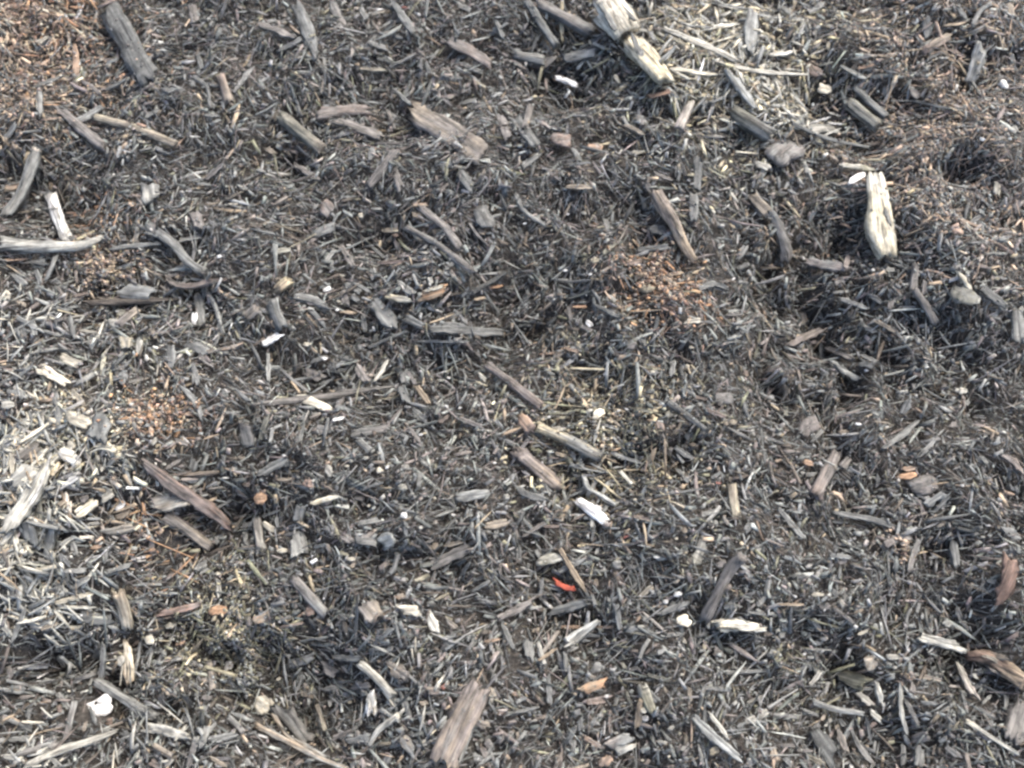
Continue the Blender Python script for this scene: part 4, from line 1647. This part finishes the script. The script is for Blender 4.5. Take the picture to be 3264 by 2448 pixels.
# ---------------------------------------------------------------- the mulch itself: shreds, fibres and crumbs nobody could count
# what the litter is made of from place to place: preview pixel, radius, palette weights
BASE_W = dict(K=.10, G=.30, g=.24, B=.13, N=.12, L=.06, T=.025, V=.025)
ZONES = [(70, 60, 170, 'CCTRNSO', .95), (40, 200, 130, 'CTgN', .6), (2030, 200, 240, 'CNTgLC', .85), (1990, 380, 190, 'CNgTL', .7), (2150, 430, 140, 'CNgL', .6), (2150, 80, 160, 'NTgL', .7),
         (70, 1060, 170, 'PLSg', 1.0), (150, 1290, 160, 'PLgLg', .8), (150, 930, 120, 'SPLY', .8), (230, 1090, 110, 'SPTL', .7), (330, 1140, 90, 'TON', .6), (40, 850, 120, 'LgPT', .5),
         (1560, 120, 200, 'PYLVY', .9), (1680, 230, 120, 'PVYg', .7), (490, 1350, 90, 'VYTV', .95), (430, 1400, 110, 'VYgV', .75), (620, 1330, 130, 'VgG', .4), (1330, 960, 150, 'VTYgV', .75), (1250, 880, 110, 'VgTY', .6),
         (230, 580, 60, 'TY', .8), (340, 890, 70, 'CTRO', .7), (1400, 610, 80, 'CRTO', .7), (210, 480, 60, 'ORg', .5), (1480, 640, 60, 'ORN', .5), (270, 740, 110, 'VPg', .5), (100, 700, 160, 'NgL', .5),
         (330, 1580, 260, 'gLG', .3), (560, 1420, 120, 'gVL', .4), (700, 1330, 120, 'NgT', .3), (1000, 350, 220, 'gN', .3), (2100, 600, 150, 'gNL', .4),
         (1300, 1340, 90, 'gLV', .3), (600, 180, 200, 'gVN', .35), (1560, 1240, 130, 'gVL', .3), (1900, 1500, 250, 'gG', .35), (1750, 1450, 160, 'gLV', .3)]
KEYS = list(PAL); PALA = np.array([PAL[k] for k in KEYS])

def project(x, y, z):
    Ri = np.array(R.transposed()); d = np.stack([x - CAM.x, y - CAM.y, z - CAM.z], 1) @ Ri.T
    return (1632 + FPX * d[:, 0] / -d[:, 2]) / 1.4756, (1224 - FPX * d[:, 1] / -d[:, 2]) / 1.4756

zone_noise = field(0.03, 9)
def pick_colours(x, y, jit=.22):
    n = len(x); px, py = project(x, y, Hs(x, y))
    w = np.zeros((n, len(KEYS)))
    for k, v in BASE_W.items(): w[:, KEYS.index(k)] = v
    for zx, zy, zr, mixs, s in ZONES:
        g = s * np.exp(-((px - zx) ** 2 + (py - zy) ** 2) / (2 * (zr * .72) ** 2))
        add = np.zeros(len(KEYS))
        for ch in mixs: add[KEYS.index(ch)] += 1 / len(mixs)
        w = w * (1 - g[:, None]) + g[:, None] * add
    w /= w.sum(1, keepdims=True)
    idx = (w.cumsum(1) < rng.uniform(0, 1, (n, 1))).sum(1).clip(0, len(KEYS) - 1)
    c = PALA[idx] * np.exp(jit * rng.standard_normal((n, 1))) * np.exp(.022 * rng.standard_normal((n, 3)))
    return np.clip(c, .008, .85)

def mask_at(x, y):
    a = np.clip(((x - X0) / MC).astype(int), 0, MX - 1); b = np.clip(((y - Y0) / MC).astype(int), 0, MY - 1)
    return ZTOP[b, a], CLEAR[b, a]

lie = field(0.07, 21); coarse = field(0.035, 22)
def at_grid(F, x, y):
    return F[np.clip(((y - Y0) / CELL).astype(int), 0, NY - 1), np.clip(((x - X0) / CELL).astype(int), 0, NX - 1)]
BIAS = 0.0
def scatter(n, lmin, lmax, lpow, zlo, zhi, tilt, xy=None):
    x = rng.uniform(X0, X1, n); y = rng.uniform(Y0, Y1, n)
    if xy is not None: x, y = xy
    L = lmin + (lmax - lmin) * rng.uniform(0, 1, n) ** lpow
    # a weak lie of the litter that turns from place to place
    yaw = rng.uniform(0, math.pi, n)
    yaw = np.where(rng.uniform(0, 1, n) < .42, .4 * rng.standard_normal(n) + .9 * at_grid(lie, x, y) + .5 * np.interp(y, [Y0, Y1], [1.0, -.3]), yaw)
    dx, dy = np.cos(yaw) * L / 2, np.sin(yaw) * L / 2
    lift = rng.uniform(zlo, zhi, n); tl = tilt * rng.standard_normal(n) * L / 2
    z0 = Hs(x - dx, y - dy) + lift - tl; z1 = Hs(x + dx, y + dy) + lift + tl
    mid = .08 * (Hs(x, y) + lift) + .92 * (z0 + z1) / 2
    keep = rng.uniform(0, 1, n) < 1 / (1 + np.exp(-BIAS * at_grid(coarse, x, y)))
    if BIAS == 0: keep[:] = True
    u = rng.uniform(0, 1, n)
    for q in (-.9, -.45, 0, .45, .9):
        zt, cl = mask_at(x + dx * q, y + dy * q)
        zz = np.where(q < 0, mid + (z0 - mid) * -q, mid + (z1 - mid) * q)
        keep &= ~((zz > zt - .0035) & (u < cl) & (zt > -5))
    s = keep
    return x[s], y[s], yaw[s], L[s], z0[s], z1[s], mid[s], dx[s], dy[s]

def shreds(n, lmin, lmax, lpow, wmin, wmax, zlo, zhi, tilt, xy=None, tint=None):
    x, y, yaw, L, z0, z1, mid, dx, dy = scatter(n, lmin, lmax, lpow, zlo, zhi, tilt, xy); n = len(x)
    w = np.minimum(wmin + (wmax - wmin) * rng.uniform(0, 1, n) ** 2.2, L * .4); th = np.clip(w * rng.uniform(.25, .6, n), .0005, .002)
    bend = .012 * L * rng.standard_normal(n); roll = rng.normal(0, .3, n)
    sx, sy = -np.sin(yaw), np.cos(yaw)
    cen = np.stack([np.stack([x - dx, y - dy, z0], 1), np.stack([x + sx * bend, y + sy * bend, mid], 1), np.stack([x + dx, y + dy, z1], 1)], 1)
    side = np.stack([sx * np.cos(roll), sy * np.cos(roll), np.sin(roll)], 1); up = np.stack([-sx * np.sin(roll), -sy * np.sin(roll), np.cos(roll)], 1)
    prof = np.array([(-1, -1), (1, -1), (1, 1), (-1, 1)], float)
    tap = np.stack([rng.uniform(.25, 1, n), np.ones(n), rng.uniform(.25, 1, n)], 1)
    pv = prof[None, None] * (1 + .25 * rng.standard_normal((n, 3, 4, 1)))
    v = cen[:, :, None] + side[:, None, None] * (pv[..., :1] * (w[:, None] * tap / 2)[..., None, None]) + up[:, None, None] * (pv[..., 1:] * (th[:, None] / 2 * np.ones((1, 3)))[..., None, None])
    t = np.stack([np.cos(yaw), np.sin(yaw), (z1 - z0) / L], 1)
    v[:, 0] += t[:, None] * (rng.uniform(0, .22, (n, 4)) * L[:, None])[..., None]; v[:, 2] -= t[:, None] * (rng.uniform(0, .22, (n, 4)) * L[:, None])[..., None]
    f = []
    for r in (0, 4):
        for k in range(4): f.append((r + k, r + (k + 1) % 4, r + 4 + (k + 1) % 4, r + 4 + k))
    f += [(3, 2, 1, 0), (8, 9, 10, 11)]
    F = (np.array(f)[None] + (np.arange(n) * 12)[:, None, None]).reshape(-1, 4)
    c = pick_colours(x, y) if tint is None else np.array([PAL[q] for q in tint])[rng.integers(0, len(tint), n)] * rng.uniform(.7, 1.15, (n, 1))
    C = (c[:, None] * (1 + .12 * rng.standard_normal((n, 12, 1)))).reshape(-1, 3)
    return v.reshape(-1, 3), F, np.clip(C, .006, .85)

def bits(n, lmin, lmax, lpow, wmin, wmax, zlo, zhi, tilt):
    x, y, yaw, L, z0, z1, mid, dx, dy = scatter(n, lmin, lmax, lpow, zlo, zhi, tilt); n = len(x)
    w = np.minimum(wmin + (wmax - wmin) * rng.uniform(0, 1, n) ** 2, L * .6); th = np.clip(w * rng.uniform(.25, .6, n), .0004, .0016); roll = rng.normal(0, .35, n)
    sx, sy = -np.sin(yaw), np.cos(yaw); side = np.stack([sx * np.cos(roll), sy * np.cos(roll), np.sin(roll)], 1); up = np.stack([-sx * np.sin(roll), -sy * np.sin(roll), np.cos(roll)], 1)
    ends = np.stack([np.stack([x - dx, y - dy, z0], 1), np.stack([x + dx, y + dy, z1], 1)], 1)
    prof = np.array([(-1, -1), (1, -1), (1, 1), (-1, 1)], float)[None, None] * (1 + .35 * rng.standard_normal((n, 2, 4, 1)))
    v = ends[:, :, None] + side[:, None, None] * prof[..., :1] * (w / 2)[:, None, None, None] + up[:, None, None] * prof[..., 1:] * (th / 2)[:, None, None, None]
    v += (np.stack([dx, dy, (z1 - z0) / 2], 1)[:, None, None]) * rng.uniform(-.3, .3, (n, 2, 4, 1))
    f = [(k, (k + 1) % 4, 4 + (k + 1) % 4, 4 + k) for k in range(4)] + [(3, 2, 1, 0), (4, 5, 6, 7)]
    F = (np.array(f)[None] + (np.arange(n) * 8)[:, None, None]).reshape(-1, 4)
    return v.reshape(-1, 3), F, np.repeat(pick_colours(x, y, .3), 8, 0)

def fibres(n, lmin, lmax, lpow, wmin, wmax, zlo, zhi, tilt):
    x, y, yaw, L, z0, z1, mid, dx, dy = scatter(n, lmin, lmax, lpow, zlo, zhi, tilt); n = len(x)
    w = wmin + (wmax - wmin) * rng.uniform(0, 1, n) ** 2
    sx, sy = -np.sin(yaw), np.cos(yaw); b1, b2 = .012 * L * rng.standard_normal(n), .012 * L * rng.standard_normal(n)
    tips = [np.stack([x - dx, y - dy, z0], 1), np.stack([x + dx, y + dy, z1], 1)]
    m1 = np.stack([x - dx * .35 + sx * b1, y - dy * .35 + sy * b1, mid + .3 * (z0 - mid)], 1); m2 = np.stack([x + dx * .35 + sx * b2, y + dy * .35 + sy * b2, mid + .3 * (z1 - mid)], 1)
    v = np.zeros((n, 8, 3)); v[:, 0] = tips[0]; v[:, 7] = tips[1]
    ph = rng.uniform(0, 2 * math.pi, n)
    for k in range(3):
        a = ph + k * 2.0944
        offv = np.stack([sx * np.cos(a) * w / 2, sy * np.cos(a) * w / 2, np.sin(a) * w / 2 * .7], 1)
        v[:, 1 + k] = m1 + offv; v[:, 4 + k] = m2 + offv
    f = []
    for k in range(3):
        k2 = (k + 1) % 3; f += [(0, 1 + k2, 1 + k), (1 + k, 1 + k2, 4 + k2), (1 + k, 4 + k2, 4 + k), (7, 4 + k, 4 + k2)]
    F = (np.array(f)[None] + (np.arange(n) * 8)[:, None, None]).reshape(-1, 3)
    c = pick_colours(x, y, .28)
    return v.reshape(-1, 3), F, np.repeat(c, 8, 0)

def grains(n, smin, smax, zlo, zhi, col=None, onchips=.3):
    x = rng.uniform(X0, X1, n); y = rng.uniform(Y0, Y1, n); z = Hs(x, y) + rng.uniform(zlo, zhi, n)
    zt, cl = mask_at(x, y); on = (zt > -5) & (z > zt - .004)
    ride = on & (rng.uniform(0, 1, n) < onchips)
    z = np.where(ride, zt + .0004, z); k = ~on | ride
    x, y, z = x[k], y[k], z[k]
    c = pick_colours(x, y, .35) if col is None else np.array([PAL[q] for q in col])[rng.integers(0, len(col), len(x))] * rng.uniform(.6, 1.1, (len(x), 1))
    return crumbs(np.stack([x, y, z], 1), smin + (smax - smin) * rng.uniform(0, 1, len(x)) ** 2.5, np.clip(c, .008, .85))

def crumb_zones(n):
    zs = [(70, 70, 170, 3), (40, 210, 120, 1), (2030, 180, 240, 4.5), (1990, 380, 180, 2.5), (2140, 440, 110, 1), (230, 590, 45, .35), (335, 900, 60, .5), (1400, 620, 70, .7), (490, 1360, 80, 2.0), (430, 1400, 80, 1.0), (210, 480, 45, .3), (1330, 960, 100, 1.2), (160, 950, 90, .6)]
    wt = np.array([z[3] for z in zs]); k = rng.choice(len(zs), n, p=wt / wt.sum()); Z = np.array(zs)[k]
    px = Z[:, 0] + Z[:, 2] * .75 * rng.standard_normal(n); py = Z[:, 1] + Z[:, 2] * .75 * rng.standard_normal(n)
    W = np.array([flat_hit(a * 1.4756, b * 1.4756) for a, b in zip(px, py)])
    ok = (at_grid(coarse, W[:, 0], W[:, 1]) < .5 + .8 * rng.standard_normal(n)) & (np.abs(W[:, 0]) < X1 - .02) & (W[:, 1] > Y0 + .02) & (W[:, 1] < Y1 - .02); x, y = W[ok, 0], W[ok, 1]
    zt, cl = mask_at(x, y); z = np.where(zt > -5, np.where(rng.uniform(0, 1, len(x)) < .35, zt + .0004, -1), Hs(x, y) + rng.uniform(.0005, .0045, len(x)))
    k = z > -.5; x, y, z = x[k], y[k], z[k]
    return crumbs(np.stack([x, y, z], 1), .0008 + .0017 * rng.uniform(0, 1, len(x)) ** 2, pick_colours(x, y, .28))

def straw(n):
    zs = [(60, 1080, 110, 3), (60, 1220, 90, 2), (120, 1310, 90, 1.6), (110, 960, 80, 1.4), (300, 1590, 130, .8), (60, 1610, 70, .5), (1590, 130, 150, 3), (1480, 60, 110, 1.2), (1690, 240, 90, 1.2), (860, 1500, 110, .6), (1290, 1000, 80, .5), (50, 720, 110, .8)]
    wt = np.array([z[3] for z in zs]); k = rng.choice(len(zs), n, p=wt / wt.sum()); Z = np.array(zs)[k]
    W = np.array([flat_hit(a * 1.4756, b * 1.4756) for a, b in zip(Z[:, 0] + Z[:, 2] * .55 * rng.standard_normal(n), Z[:, 1] + Z[:, 2] * .55 * rng.standard_normal(n))])
    W[:, 0] = np.clip(W[:, 0], X0 + .05, X1 - .05); W[:, 1] = np.clip(W[:, 1], Y0 + .05, Y1 - .05)
    return shreds(n, .008, .038, 1.6, .0011, .0040, -.001, .0050, .06, (W[:, 0], W[:, 1]), "PPLLSLgPTg")

def litter_layer(name, label, parts):
    v, f, c = parts
    o = link(name, make_mesh(name, v, f, c, M_MULCH))
    o["kind"] = "stuff"; o["label"] = label; o["category"] = "mulch"
    return o

layers = []
BIAS = 1.0
layers.append(litter_layer("mulch_shreds", "dark grey shredded wood mulch covering the whole ground", shreds(46000, .006, .044, 2.4, .0009, .0042, -.007, .0022, .05)))
BIAS = 0.0
layers.append(litter_layer("mulch_fibres", "fine wiry fibres matted through the mulch", fibres(58000, .005, .034, 2.3, .0004, .0015, -.006, .0035, .06)))
BIAS = -.8
layers.append(litter_layer("mulch_bits", "short broken bits of wood filling the mulch", bits(150000, .0013, .0130, 2.0, .0007, .0032, -.006, .0028, .12)))
BIAS = 0.0
layers += [
    litter_layer("soil_crumbs", "fine dark crumbs sprinkled between the shreds", grains(62000, .0004, .0015, -.004, .003, onchips=.62)),
    litter_layer("glint_grains", "tiny whitish grains painted in as wet glints on the mulch", grains(20000, .0003, .0009, .001, .005, col="WPPSLLLg", onchips=.7)),  # sparkle put in as pale colour: whitish grains stand in for wet glints
    litter_layer("rotten_crumbs", "tan rotten crumbs gathered in loose patches on the mulch", crumb_zones(14000)),
    litter_layer("pale_straw", "pale straw-like splinters lying in loose drifts on the mulch", straw(1500)),
]
# the bed goes on beyond the picture: the same litter laid again round about
for i in (-1, 0, 1):
    for j in (-1, 0, 1):
        if i == 0 and j == 0: continue
        for o in layers[:3]:
            c = o.copy(); COL.objects.link(c); c.location = (i * (X1 - X0), j * (Y1 - Y0), 0)
